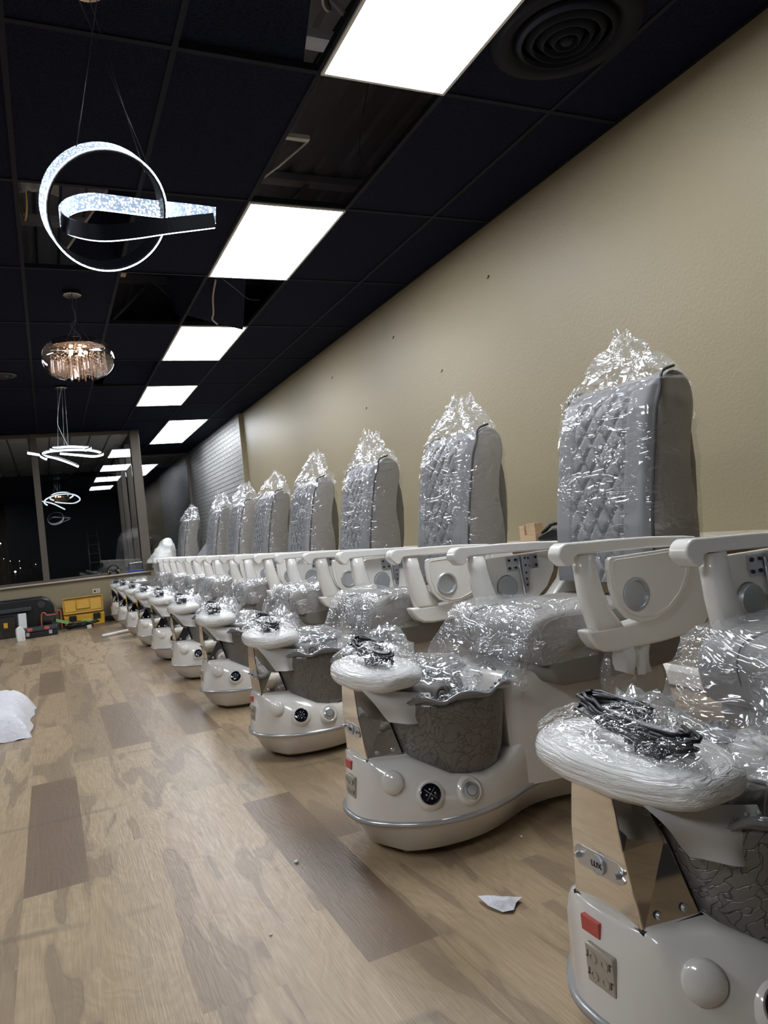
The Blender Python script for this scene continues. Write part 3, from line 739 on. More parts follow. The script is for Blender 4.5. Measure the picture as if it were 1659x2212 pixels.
def back_bag_mesh(seed):
    r_ = random.Random(seed); bm = bmesh.new(); rings = []
    lean = .06 * (r_.random() - .3); side = .14 * (r_.random() - .5); hpk = .16 + .06 * r_.random()
    nz, nu = 52, 84
    for i in range(nz):
        tt = i / (nz - 1); z = .76 + tt * (.68 + hpk)
        ztop = 1.40
        cx = interp([(.7, 1.21), (.9, 1.225), (1.1, 1.245), (1.3, 1.27), (1.45, 1.285)], z); hd = interp([(.7, .135), (1.0, .142), (1.25, .138), (1.38, .12), (1.5, .1)], z)
        hw = interp([(.7, .262), (1.25, .265), (1.36, .262), (1.42, .235)], z)
        cy = 0
        if z > ztop:
            f = min(1, (z - ztop) / (hpk + .04)); 
            hw *= max(.05, (1 - f) ** 1.3); hd *= max(.12, (1 - f) ** .8)
            cx += lean * f + .05 * f; cy = side * f
        row = []
        for k in range(nu):
            a = 2 * PI * k / nu; ca, sa = math.cos(a), math.sin(a); e = .42 if z < ztop else .7
            x = cx + hd * (abs(ca) ** e) * (1 if ca > 0 else -1); y = cy + hw * (abs(sa) ** e) * (1 if sa > 0 else -1)
            p = Vector((x, y, z)); nn_ = Vector((ca / hd, sa / hw, 0)).normalized()
            am = .006 if z < 1.33 else .006 + .034 * smoothstep(1.36, 1.46, z)
            q = Vector((x * 1.2, y * 1.2, z * 2.6))
            dsp = am * (ridge(q, 5, seed) * .8 + ridge(q, 13, seed + 3) * .6)
            if z < 1.33: dsp += .006 * ridge(Vector((x, y * .6, z * 5)), 4, seed + 9)
            p += nn_ * (dsp + .004)
            if z > ztop: p.z += .07 * noise.noise(Vector((math.cos(a) * 2.2, math.sin(a) * 2.2, z * 5 + seed))) * smoothstep(ztop, ztop + .1, z)
            row.append(p)
        rings.append(row)
    loft(bm, rings, True)
    me = D.meshes.new('plastic_cover'); bm.to_mesh(me); bm.free()
    for p in me.polygons: p.use_smooth = p.center.z < 1.40; p.material_index = 0 if p.center.z < 1.395 else 1
    me.materials.append(M['film']); me.materials.append(M['film2']); return me
def crumple(bm, c, rad, seed, amp=.25, n=3, flat=None, squash=.6):
    m0 = bmesh.ops.create_icosphere(bm, subdivisions=n, radius=1)
    for v_ in m0['verts']:
        d = v_.co.copy(); k = 1 + amp * (ridge(d, 1.7, seed) * .7 + ridge(d, 4.3, seed + 2) * .5 - .5)
        v_.co = Vector((c[0] + d.x * rad[0] * k, c[1] + d.y * rad[1] * k, c[2] + d.z * rad[2] * k))
        if flat is not None and v_.co.z < flat: v_.co.z = flat + .1 * (v_.co.z - flat)
    for f in bm.faces: f.smooth = True

def film_mound_mesh(seed):
    bm = bmesh.new(); rings = []
    for i in range(15):
        f = i / 14; rx, ry = .112 * (1 - f) + .01, .20 * (1 - f) + .01; z = .574 + .058 * f ** .8 
        row = []
        for k in range(48):
            a = 2 * PI * k / 48; rr = 1 + .10 * f * ridge(Vector((math.cos(a), math.sin(a), f * .6)), 2.5, seed)
            row.append(Vector((.13 + rx * rr * math.cos(a) - .01 * f, -.03 * f + ry * rr * math.sin(a), z + .014 * ridge(Vector((math.cos(a) * 1.5, math.sin(a) * 1.5, f)), 3, seed + 1) * (f * (1 - f) * 4) ** .5)))
        rings.append(row)
    loft(bm, rings, True, False, True)
    me = D.meshes.new('stretch_film'); bm.to_mesh(me); bm.free()
    for p in me.polygons: p.use_smooth = True
    me.materials.append(M['stretch']); return me
def flap_mesh(seed):
    bm = bmesh.new(); rings = []
    A_, B_ = Vector((.03, -.13, .515)), Vector((.235, -.165, .475)); C_, D_ = Vector((.205 + .01 * seed, -.19, .385)), Vector((.10, -.165, .43 - .01 * seed))
    for i in range(12):
        f = i / 11; row = []
        for j in range(12):
            g = j / 11
            p = A_.lerp(B_, g).lerp(D_.lerp(C_, g), f); p.y += .012 * math.sin(g * 7 + seed) * f - .01 * math.sin(f * 5)
            row.append(p)
        rings.append(row)
    loft(bm, rings, False)
    me = D.meshes.new('foam_flap'); bm.to_mesh(me); bm.free()
    for p in me.polygons: p.use_smooth = True
    me.materials.append(M['flap']); return me
SEATBAGS = [seat_bag_mesh(s) for s in (1, 2, 3)]
BACKBAGS = [back_bag_mesh(s) for s in (11, 12, 13, 14)]
MOUNDS = [film_mound_mesh(s) for s in (1, 2, 3)]
FLAPS = [flap_mesh(s) for s in (1, 2, 3)]

def make_chair(label):
    t = thing('pedicure_chair', label, 'pedicure chair', (0, 0, 0), 0, 'row of wrapped pedicure chairs')
    shell, tree = make_base(t)
    # rear pedestal rising behind the tub
    bm = bmesh.new(); rings = []
    for x, zt_, wt, wb in ((.505, .22, .15, .15), (.507, .45, .145, .155), (.53, .470, .15, .165), (.62, .468, .165, .18), (.80, .452, .17, .20), (1.0, .435, .17, .225), (1.14, .42, .165, .23), (1.19, .40, .15, .225), (1.205, .34, .14, .215), (1.24, .27, .12, .19), (1.30, .19, .08, .13), (1.33, .13, .04, .06)):
        row = []
        prof_ = [(-wb, .12), (-wb * .99, .17), (-(wt + (wb - wt) * .35), .12 + (zt_ - .12) * .45), (-wt, zt_ - .03), (-wt * .93, zt_ - .006), (-wt * .8, zt_)]
        for y, z in prof_ + [(-y_, z_) for y_, z_ in prof_[::-1]]: row.append((x, y, z))
        rings.append(row)
    loft(bm, rings, True, True, True); obj('pedestal', bm, M['pearl'], t, True, auto=1.1)
    for s in (-1, 1):
        bm = bmesh.new(); lathe(bm, (1.06, s * .205, .23), (0, s, .15), [(.085, 0), (.085, .022), (.078, .030), (.072, .026), (0, .026)], 36); obj('service_cap', bm, M['pearl'], t, True, auto=.8)
    # chrome post
    bm = bmesh.new()
    lo = [(.042, -.084), (.155, -.098), (.155, .098), (.042, .084)]; mid_ = [(.034, -.066), (.125, -.07), (.125, .07), (.034, .066)]; hi = [(.035, -.052), (.085, -.055), (.085, .055), (.035, .052)]
    loft(bm, [[(x, y, .292) for x, y in lo], [(x, y, .42) for x, y in mid_], [(x, y, .505) for x, y in hi]], True, True, True)
    for f in bm.faces: f.smooth = False
    post = obj('chrome_post', bm, M['chrome'], t, bevel=.003)
    bm = bmesh.new(); loft(bm, [[(x + .002 * (1 if x > .1 else -1), y * 1.03, z) for x, y in lo] for z in (.289, .296)], True, True, True); obj('gasket', bm, M['black'], t)
    for s in (-1, 1):
        for x in (.075, .125):
            bm = bmesh.new(); disc(bm, (x, s * (.085 + .012 * (x - .04) / .11 - .0015), .312), (0, s, .15), .007, .005, 16, .005); o = obj('bolt', bm, M['steel'], post, True, auto=.6)
    bm = bmesh.new()
    pl = [(-.055, 0)] + arc(-.045, 0, .018, 180, 90, 5)[1:] + arc(.045, 0, .018, 90, -90, 8) + arc(-.045, 0, .018, 270, 180, 5)[:-1]
    prism(bm, [(a, .375 + b) for a, b in pl], .0345, .0385, 'x'); badge = obj('badge', bm, M['steel'], post)
    bm = bmesh.new(); disc(bm, (.0348, 0, .375), (-1, 0, 0), .017, .005, 24); disc(bm, (.0348, 0, .375), (-1, 0, 0), .0172, .0045, 24); obj('badge_disc', bm, M['silver'], badge)
    for s in (-1, 1):
        bm = bmesh.new(); disc(bm, (.034, s * .05, .375), (-1, 0, 0), .006, .009, 16, .004); obj('badge_screw', bm, M['steel'], badge, True, auto=.6)
    cu = D.curves.new('lettering', 'FONT'); cu.body = 'LUX'; cu.size = .014; cu.extrude = .0006; cu.align_x = 'CENTER'; cu.align_y = 'CENTER'
    tmp = D.objects.new('tmp', cu); me_ = D.meshes.new_from_object(tmp); D.objects.remove(tmp); lo_ = link('lettering', me_, M['black'], badge)
    lo_.matrix_local = Matrix(((0, 0, -1, .0292), (-1, 0, 0, 0), (0, 1, 0, .375), (0, 0, 0, 1)))
    # wrapped head
    bm = bmesh.new(); rings = []
    for i in range(21):
        f = -1 + 2 * i / 20; c_ = (1 - abs(f) ** 2.6) ** (1 / 2.6) if abs(f) < 1 else 0
        row = []
        for k in range(56):
            a = 2 * PI * k / 56; ca, sa = math.cos(a), math.sin(a); e = .8
            p = Vector((.115 * c_ * abs(ca) ** e * (1 if ca > 0 else -1), .21 * c_ * abs(sa) ** e * (1 if sa > 0 else -1), .047 * f))
            p *= 1 + .03 * noise.noise(p * 16) + .012 * noise.noise(p * 45)
            row.append(p + Vector((.13, 0, .535)))
        rings.append(row)
    loft(bm, rings, True, True, True)
    head = obj('wrapped_footrest', bm, M['foam'], t, True)
    bm = bmesh.new(); disc(bm, (.11, 0, .455), (0, 0, 1), .05, .05, 24, .075); obj('footrest_neck', bm, M['flap'], t, True, auto=.8)
    bm = bmesh.new(); r_ = random.Random(3)
    for q in range(9):
        a0 = r_.random() * .5; cx_, cy_ = .105 + .015 * r_.random(), -.05 + .03 * r_.random()
        tube(bm, [(cx_ + (.025 + .018 * r_.random()) * math.cos(a), cy_ + (.10 + .03 * r_.random()) * math.sin(a) , .602 + .003 * q + .016 * math.sin(a + a0)) for a in [2 * PI * k / 20 for k in range(18)]], .004, 6)
    tube(bm, catmull([(.09, -.04, .585), (.10, -.11, .588), (.13, -.14, .582), (.15, -.10, .586)], 5), .006, 6)
    box(bm, .07, .10, -.13, -.08, .578, .596)
    obj('cable_bundle', bm, M['cable'], head, True)
    link('stretch_film', MOUNDS[0], None, head); link('foam_flap', FLAPS[0], None, head)
    # tub
    bm = bmesh.new(); rings = []
    tc_ = .335
    def tr(f, rx, ry, z, wav=0, n=72):
        out = []
        for k in range(n):
            a = 2 * PI * k / n; e = .85
            sc2 = 1 + wav * .5 * math.sin(a * 11)
            out.append((tc_ + rx * sc2 * abs(math.cos(a)) ** e * (1 if math.cos(a) > 0 else -1), ry * sc2 * abs(math.sin(a)) ** e * (1 if math.sin(a) > 0 else -1), z + wav * .17 * math.sin(a * 11 + 1)))
        return out
    rings = [tr(0, .13, .18, .20), tr(0, .165, .208, .225), tr(0, .18, .218, .27), tr(0, .192, .228, .35), tr(0, .202, .236, .43), tr(0, .206, .238, .455),
             tr(0, .196, .228, .455), tr(0, .188, .218, .40), tr(0, .17, .20, .28), tr(0, .02, .02, .26)]
    loft(bm, rings, True, False, True); tub = obj('foot_basin', bm, M['tub'], t, True)
    bm = bmesh.new()
    rr = [tr(0, .200, .232, .448), tr(0, .214, .247, .452, .05), tr(0, .228, .262, .462, .07), tr(0, .232, .266, .470, .07), tr(0, .224, .258, .474, .07), tr(0, .205, .238, .464, .03), tr(0, .192, .224, .452)]
    loft(bm, rr + [rr[0]], True); obj('basin_rim', bm, M['rim'], tub, True)
    bm = bmesh.new(); ctr = tr(0, .218, .252, .474, .07, 84)
    for i, p in enumerate(ctr):
        bmesh.ops.create_icosphere(bm, subdivisions=1, radius=.0052, matrix=Matrix.Translation(p))
    o = obj('rim_beading', bm, M['rim'], tub, True)
    # controls on the near flank
    for s in (-1,):
        p, n_ = surf(tree, .085, .238, s)
        bm = bmesh.new(); lathe(bm, p - n_ * .004, n_, [(.034, 0), (.034, .009), (.030, .014), (.015, .019), (0, .021)], 36); obj('flank_cap', bm, M['cap'], t, True, auto=.9)
        for x, z, nm in ((.173, .20, 'control_display'), (.293, .188, 'power_button')):
            p, n_ = surf(tree, x, z, s); n2 = (n_ + Vector((0, 0, .12))).normalized(); p = p + n2 * .007
            bm = bmesh.new(); lathe(bm, p - n2 * .022, n2, [(.046, 0), (.040, .019), (.033, .0235), (.029, .0215)], 36); pod = obj('control_pod', bm, M['pearl'], t, True, auto=.9)
            bm = bmesh.new()
            if nm == 'control_display':
                lathe(bm, p + n2 * .001, n2, [(.0295, 0), (.0295, .003), (.027, .004), (0, .004)], 36); dd = obj(nm, bm, M['blackgloss'], pod, True, auto=.6)
                bm = bmesh.new(); a_ = n2.orthogonal().normalized(); b_2 = n2.cross(a_)
                for d_ in (a_, b_2):
                    tube(bm, [p + n2 * .0052 - d_ * .022, p + n2 * .0052 + d_ * .022], .0006, 4)
                for q in range(4):
                    aa = PI / 4 + q * PI / 2; c_ = p + n2 * .0052 + (a_ * math.cos(aa) + b_2 * math.sin(aa)) * .013
                    disc(bm, c_, n2, .0028, .0006, 10)
                obj('display_symbols', bm, M['silver'], dd)
            else:
                lathe(bm, p + n2 * .001, n2, [(.024, 0), (.024, .004), (.018, .007), (.016, .004), (.015, .009), (0, .010)], 32); obj(nm, bm, M['steel'], pod, True, auto=.6)
    # front plate with four jets, red tape
    def fx(z):
        h_ = tree.ray_cast(Vector((-1, .03, z)), Vector((1, 0, 0))); return h_[0].x if h_[0] else .03
    xa_ = fx(.205)
    bm = bmesh.new(); box(bm, xa_ - .006, xa_ + .012, -.038, .032, .172, .238); plate = obj('jet_plate', bm, M['plate'], t, bevel=.004)
    for y in (-.018, .010):
        for z in (.19, .22):
            bm = bmesh.new(); lathe(bm, (xa_ - .0055, y, z), (-1, 0, 0), [(.0095, 0), (.0095, .0025), (.006, .003), (.0055, .001), (0, .001)], 20); obj('jet_socket', bm, M['plate'], plate, True, auto=.6)
    bm = bmesh.new()
    for z in (.186, .216):
        box(bm, xa_ - .0068, xa_ - .0062, .022, .024, z, z + .012); box(bm, xa_ - .0068, xa_ - .0062, .022, .028, z, z + .002)
        box(bm, xa_ - .0068, xa_ - .0062, -.032, -.030, z, z + .012); box(bm, xa_ - .0068, xa_ - .0062, -.036, -.030, z + .010, z + .012)
    obj('plate_marking', bm, M['black'], plate)
    bm = bmesh.new(); xb_ = min(fx(.252), fx(.275)); box(bm, xb_ - .0035, xb_ + .01, .0, .045, .251, .277); obj('red_tape', bm, M['red'], t)
    # seat base
    bm = bmesh.new(); prism(bm, [(.635, .52), (.625, .47), (.64, .435), (.68, .423), (.80, .418), (1.10, .418), (1.17, .422), (1.19, .44), (1.19, .53), (.7, .55)], -.25, .25); obj('seat_base', bm, M['seatbase'], t, bevel=.018, seg=3, smooth=True)
    # seat cushion
    bm = bmesh.new(); prism(bm, [(.575, .54), (.568, .585), (.575, .625), (.605, .65), (.66, .66), (.75, .662), (.9, .655), (1.12, .65), (1.16, .63), (1.16, .53), (.78, .53), (.72, .525), (.68, .505), (.62, .497), (.59, .505)], -.255, .255); seat = obj('seat_cushion', bm, M['leather'], t, bevel=.024, seg=4, smooth=True)
    for s in (-1, 1):
        bm = bmesh.new(); tube(bm, catmull([(.60, s * .250, .51), (.592, s * .2535, .56), (.605, s * .2535, .615), (.66, s * .2535, .64), (.80, s * .2535, .64), (1.12, s * .2535, .63)], 5), .003, 6); obj('seat_piping', bm, M['leather'], seat, True)
        bm = bmesh.new(); tube(bm, catmull([(.592, s * .13, .505), (.567, s * .13, .585), (.576, s * .13, .63), (.61, s * .13, .654), (.7, s * .13, .6625)], 5), .002, 6); obj('seat_seam', bm, M['backshell'], seat, True)
    link('plastic_cover', SEATBAGS[0], None, seat)
    # backrest body
    bp = [(p.x, p.y) for p in catmull([(a, b, 0) for a, b in BACKPROF], 3)]
    bm = bmesh.new(); rings = []
    cxx, czz = 1.25, 1.1
    for y, sc2 in ((-.25, .90), (-.248, .955), (-.238, .985), (-.215, 1.0), (-.1, 1.0), (0, 1.0), (.1, 1.0), (.215, 1.0), (.238, .985), (.248, .955), (.25, .90)):
        rings.append([(cxx + (a - cxx) * (sc2 ** 1.5), y, czz + (b - czz) * (1 - (1 - sc2) * .45)) for a, b in bp])
    loft(bm, rings, True, True, True); back = obj('backrest', bm, M['leather'], t, True)
    # quilted front pad
    def fxp(z): return interp([(b, a) for a, b in BACKPROF[:8]], z)
    bm = bmesh.new(); rings = []; nzq, nyq = 110, 64
    for i in range(nzq):
        z = .70 + i * (1.432 - .70) / (nzq - 1); row = []
        for j in range(nyq):
            y = -.247 + .494 * j / (nyq - 1); 
            ed = min(1, (.247 - abs(y)) / .03); et = min(1, max(0, (1.432 - z) / .04)); puff = .018 * (1 - (1 - ed) ** 2.2) * (1 - (1 - et) ** 2)
            ay = abs(y)
            if ay < .135:
                u = (y / .078 + z / .115); w2 = (y / .078 - z / .115)
                q = min(abs((u % 1) - .5) if 0 else min(u % 1, 1 - u % 1), min(w2 % 1, 1 - w2 % 1)); h_ = .015 * min(1, (q / .16)) ** .6
            else: h_ = .012 * min(1, (ay - .135) / .012)
            row.append((fxp(z) + .006 - puff - h_ * min(1, ed * 2) * (1 if et > .4 else et), y, z))
        rings.append(row)
    loft(bm, rings, False); obj('quilted_pad', bm, M['quilt'], back, True)
    for s in (-1, 1):
        bm = bmesh.new(); tube(bm, catmull([(fxp(z) + .012, s * .2505, z) for z in (.74, .9, 1.05, 1.2, 1.3, 1.37)] + [(1.235, s * .25, 1.425), (1.30, s * .245, 1.447)], 4), .0055, 6); obj('back_piping', bm, M['backshell'], back, True)
    bm = bmesh.new(); rings = []
    for y, k in ((-.215, .0), (-.205, .7), (-.15, 1), (.15, 1), (.205, .7), (.215, 0)):
        rings.append([(1.31 + (interp([(.70, 1.34), (.9, 1.385), (1.08, 1.41), (1.22, 1.405), (1.32, 1.38), (1.36, 1.36)], z) - 1.31) * (.5 + .5 * k), y, z) for z in (.66, .75, .9, 1.0, 1.1, 1.2, 1.28, 1.33)] + [(1.30, y, 1.33), (1.28, y, .66)])
    loft(bm, rings, True, True, True); obj('back_shell', bm, M['backshell'], t, True, auto=.9)
    link('plastic_cover', BACKBAGS[0], None, back)
    # arms
    rail = [(.70, .838), (.688, .834), (.683, .824)] + arc(.663, .828, .021, -20, -150, 5) + arc(.664, .842, .037, 190, 92, 7) + [(.72, .876), (.85, .872), (1.0, .864), (1.14, .852), (1.19, .845), (1.215, .828), (1.21, .815), (1.17, .815), (1.0, .826), (.85, .833)]
    shellp = [(.705, .602), (.714, .575), (.735, .545), (.765, .527), (.815, .52), (1.0, .52), (1.12, .526), (1.20, .55), (1.255, .60), (1.29, .67), (1.305, .74), (1.30, .79), (1.27, .808), (1.17, .808), (1.165, .78), (1.13, .70), (1.07, .645), (.98, .61), (.86, .60)]
    trayp = [(.798, .812), (.793, .78), (.797, .72), (.815, .66), (.85, .622), (.90, .602), (.96, .602), (1.03, .625), (1.09, .67), (1.13, .73), (1.148, .80), (1.146, .812), (1.13, .818), (.81, .818)]
    for s in (-1, 1):
        y0, y1 = s * .290, s * .350
        bm = bmesh.new(); prism(bm, rail, min(y0, y1) , max(y0, y1)); ar = obj('armrest', bm, M['arm'], t, bevel=.006, seg=3, smooth=True, auto=.6)
        bm = bmesh.new(); rings = []
        for xf, xb_, z in ((.706, .775, .835), (.708, .782, .78), (.712, .795, .72), (.722, .815, .66), (.735, .85, .61), (.742, .865, .59)):
            hy = .026; yc = s * .318
            rings.append([(xf + .012, yc - hy, z), (xf, yc - hy * .5, z), (xf, yc + hy * .5, z), (xf + .012, yc + hy, z), (xb_ - .012, yc + hy, z), (xb_, yc + hy * .5, z), (xb_, yc - hy * .5, z), (xb_ - .012, yc - hy, z)])
        loft(bm, rings, True, True, True); obj('arm_post', bm, M['arm'], t, True)
        bm = bmesh.new(); prism(bm, shellp, min(s * .285, s * .345), max(s * .285, s * .345)); obj('arm_shell', bm, M['arm'], t, bevel=.010, seg=3, smooth=True, auto=.6)
        bm = bmesh.new(); ya, yb_ = s * .350, s * .368
        loops = [trayp, [(.893 + .047 * math.cos(a), .692 + .047 * math.sin(a)) for a in [2 * PI * k / 32 for k in range(32)]]]
        for yy_ in (ya, yb_):
            ed = []
            for lp_ in loops:
                vv = [bm.verts.new((a, yy_, b)) for a, b in lp_]
                ed += [bm.edges.new((vv[k], vv[(k + 1) % len(vv)])) for k in range(len(vv))]
            bmesh.ops.triangle_fill(bm, edges=ed, use_beauty=True)
        for lp_ in loops:
            for k in range(len(lp_)):
                (a, b), (c_, d_) = lp_[k], lp_[(k + 1) % len(lp_)]
                bm.faces.new([bm.verts.new(q) for q in ((a, ya, b), (c_, ya, d_), (c_, yb_, d_), (a, yb_, b))])
        bmesh.ops.remove_doubles(bm, verts=bm.verts, dist=1e-5)
        tray = obj('folding_tray', bm, M['arm'], t, bevel=.003, seg=2)
        bm = bmesh.new(); ins = [(.965 + (a - .965) * .9, .72 + (b - .72) * .89) for a, b in trayp]; tube(bm, [(a, s * .3685, b) for a, b in ins], .0022, 5, closed=True); obj('tray_groove', bm, M['arm'], tray, True)
        bm = bmesh.new(); lathe(bm, (.893, s * .362, .692), (0, s, 0), [(.052, .002), (.054, .009), (.050, .013), (.044, .013), (.041, .008), (.038, -.026), (0, -.027)], 40); obj('cup_holder', bm, M['silver'], tray, True, auto=.7)
        bm = bmesh.new(); disc(bm, (.893, s * .352, .692), (0, -s, 0), .046, .018, 36, .042); obj('cup_back', bm, M['silver'], tray, True, auto=.7)
        bm = bmesh.new(); yy = s * .349; yb2 = s * .343
        box(bm, .90, .965, min(yy, yb2), max(yy, yb2), .752, .81); box(bm, .985, 1.05, min(yy, yb2), max(yy, yb2), .752, .81)
        prism(bm, [(.962, .815), (.992, .815), (1.0, .74), (.985, .66), (.972, .66), (.965, .74)], min(s * .343, s * .333), max(s * .343, s * .333))
        tube(bm, [(.955, s * .338, .80), (.958, s * .338, .74), (.966, s * .338, .65)], .005, 6)
        for (a, b) in ((.91, .765), (.91, .797), (.94, .765), (.94, .797), (1.0, .765), (1.04, .765), (1.0, .797), (1.04, .797)): disc(bm, (a, s * .3425, b), (0, -s, 0), .0055, .004, 8, mi=1)
        for z in (.80, .77, .74, .715, .69): disc(bm, (.981, s * .333, z), (0, -s, 0), .0045, .002, 8, mi=1)
        obj('tray_bracket', bm, [M['steel'], M['black']], tray)
    # feet
    for x, y in ((.14, -.07), (.14, .07), (1.1, -.12), (1.1, .12)):
        bm = bmesh.new(); disc(bm, (x, y, 0), (0, 0, 1), .022, .02, 16); obj('foot', bm, M['black'], t)
    return t

YC = [1.03, 2.16, 3.37, 4.60, 5.80, 7.00, 8.20, 9.40, 10.60, 11.72]
labs = ['nearest pedicure chair, cut off by the right edge of the photo',
        'second nearest pedicure chair, seen nearly whole, with a small brass valve on its arm',
        'third pedicure chair from the camera, second tall wrapped back from the right',
        'fourth pedicure chair from the camera, third tall wrapped back from the right',
        'fifth pedicure chair from the camera, midway along the beige wall',
        'sixth pedicure chair from the camera, just before the brick wall begins',
        'seventh pedicure chair, its back against the edge of the brick',
        'eighth pedicure chair, its back in front of the brick wall, next to the folded chair',
        'ninth pedicure chair, its back folded down and leaning behind',
        'farthest pedicure chair, in the corner under the shop window']
proto = make_chair(labs[0])
chairs = []
rots = [0, .0, .01, -.01, .0, .01, -.01, 0, 0, 0]
for i, y in enumerate(YC):
    o = proto if i == 0 else copy_tree(proto)
    o.location = (.77, y, 0); o.rotation_euler[2] = rots[i]; o['label'] = labs[i]; chairs.append(o)
def kids(o):
    for c in o.children:
        yield c
        yield from kids(c)
for i, o in enumerate(chairs):
    for c in list(kids(o)):
        base = c.name.split('.')[0]; par = c.parent.name.split('.')[0]
        if base == 'plastic_cover' and par == 'backrest': c.data = BACKBAGS[i % 4]
        if base == 'plastic_cover' and par == 'seat_cushion': c.data = SEATBAGS[(i + 1) % 3]
        if base == 'stretch_film': c.data = MOUNDS[i % 3]
        if base == 'foam_flap': c.data = FLAPS[i % 3]
        if base == 'red_tape' and i > 2: D.objects.remove(c, do_unlink=True)
# ninth chair: back folded down; its near arm not fitted
for c in list(chairs[8].children):
    n_ = c.name.split('.')[0]
    if n_ in ('backrest', 'back_shell'):
        c.matrix_local = Matrix.Translation((1.35, 0, .72)) @ Matrix.Rotation(math.radians(34), 4, 'Y') @ Matrix.Translation((-1.28, 0, -.74))
for c in list(chairs[9].children):
    if c.name.split('.')[0] in ('seat_cushion', 'seat_base'):
        for g in list(kids(c)): D.objects.remove(g, do_unlink=True)
        D.objects.remove(c, do_unlink=True)
# second chair extras
c2 = chairs[1]
bm = bmesh.new(); disc(bm, (1.185, -.346, .765), (0, -1, 0), .014, .012, 16, mi=1); box(bm, 1.188, 1.208, -.372, -.346, .742, .79); disc(bm, (1.20, -.36, .766), (1, 0, 0), .007, .022, 10); disc(bm, (1.196, -.372, .748), (0, -1, 0), .006, .01, 10)
o = obj('brass_valve', bm, [M['brass'], M['black']], c2, bevel=.002); o['label'] = 'small brass valve with black knob'
bm = bmesh.new(); rings = []
for i in range(16):
    f = i / 15; rings.append([(.86 + (.02 + .05 * math.sin(f * 3)) * math.cos(a) * (1 + .3 * math.sin(3 * a + i * .3)), -.27 + .02 * math.sin(a), .52 - .26 * f + .01 * math.sin(4 * a)) for a in [2 * PI * k / 18 for k in range(18)]])
loft(bm, rings, True); obj('film_strip', bm, M['film2'], c2, True)
bm = bmesh.new(); loft(bm, [[(.80 + .02 * i, -.34 + .01 * math.sin(i + j), .525 - .02 * j - .008 * i * (j / 3)) for i in range(5)] for j in range(4)], False); loft(bm, [[(.90 + .02 * i, -.33 + .01 * math.sin(i * 2 + j), .52 - .03 * j) for i in range(4)] for j in range(4)], False)
obj('torn_tape', bm, M['flap'], c2, True)

# wrapped pillows lying in the basins
def pillow(ci, lab, seed, big=1.0):
    y = YC[ci]
    t = thing('wrapped_pillow', lab, 'pillow', (.77 + .30, y, .41), .3, 'bagged pillows lying in the basins')
    bm = bmesh.new(); sp_ = []
    for k in range(34):
        a = k / 33 * 4.2 * PI; r_ = .012 + .034 * k / 33; sp_.append((r_ * math.cos(a), r_ * math.sin(a)))
    L0 = [(-.06 + a, b + .045) for a, b in sp_]
    loft(bm, [[(a, yy, b) for a, b in L0] for yy in (-.14, -.05, .05, .14)], False)
    md = obj('rolled_pad', bm, M['leather'], t, True); s_ = md.modifiers.new('solid', 'SOLIDIFY'); s_.thickness = .011
    bm = bmesh.new(); crumple(bm, (.02, .0, .06), (.155 * big, .16, .075 * big), seed, .3, 5); obj('plastic_bag', bm, M['film2'], t, True)
    bm = bmesh.new(); crumple(bm, (-.08, .07, .12), (.08, .08, .11 * big), seed + 4, .55, 4); obj('bag_end', bm, M['film2'], t, True)
for ci, lab, sd in ((0, 'plastic bag in the basin of the nearest chair at the right edge', 3), (1, 'rolled grey pillow in a clear bag, in the basin of the second nearest chair', 5), (2, 'bagged grey pillow lying over the basin of the third chair', 8), (3, 'bagged pillow in the basin of the fourth chair', 9), (4, 'bagged pillow in the basin of the fifth chair', 12), (5, 'bagged pillow in the basin of the sixth chair', 13)):
    pillow(ci, lab, sd, 1.0 if ci else .8)

# wrapped bits by the far chairs
t = thing('seat_part', 'grey padded chair part in clear film lying on the farthest chair', 'chair part', (1.20, 11.75, .478))
bm = bmesh.new(); prism(bm, [(-.22, 0), (-.24, .06), (-.2, .13), (-.13, .13), (-.08, .09), (.3, .07), (.3, 0)], -.2, .2); obj('padding', bm, M['leather'], t, bevel=.02, seg=3, smooth=True)
bm = bmesh.new(); crumple(bm, (.0, 0, .07), (.30, .24, .09), 4, .2, 4); obj('plastic_bag', bm, M['film2'], t, True)
bm = bmesh.new(); rings = []
for i in range(22):
    f = i / 21; rr = .17 * (1 - f) ** .6 + .02; row = []
    for k in range(30):
        a = 2 * PI * k / 30; q = 1 + .3 * ridge(Vector((math.cos(a), math.sin(a), f * 2.2)), 1.3, 3)
        row.append((.11 * f - .04 + rr * q * math.cos(a), rr * 1.1 * q * math.sin(a), -.12 + .36 * f))
    rings.append(row)
loft(bm, rings, True, True, True)
o = tag(obj('foam_bundle', bm, M['foam'], smooth=True), 'lumpy white foam bundle left of the farthest chair back', 'packing foam'); o.location = (1.62, 11.75, .93)
for i in (9,):
    pass

# ------------------------------------------------------------------ clutter under the windows
YT = 11.95
t = thing('toolbox', 'yellow plastic toolbox standing open under the window', 'toolbox', (.41, YT, 0))
bm = bmesh.new(); prism(bm, [(-.27, .0), (.27, 0), (.28, .17), (-.28, .17)], -.13, .08); o = obj('tray', bm, M['yellow'], t, bevel=.008)
bm = bmesh.new(); box(bm, -.255, .255, -.115, .065, .165, .175); obj('tray_inside', bm, M['black'], t)
mt = Matrix.Translation((0, .09, .18)) @ Matrix.Rotation(math.radians(-12), 4, 'X')
bm = bmesh.new(); box(bm, -.28, .28, -.012, .012, 0, .24, mt)
for x in (-.28, .27): box(bm, x, x + .012, -.05, .0, 0, .24, mt)
box(bm, -.28, .28, -.05, 0, .228, .24, mt)
for k in range(3): box(bm, -.26 + k * .18, -.10 + k * .18, -.022, -.01, .03, .20, mt)
box(bm, -.09, .09, -.045, -.012, .06, .14, mt)
obj('lid', bm, M['yellow'], t, bevel=.004)
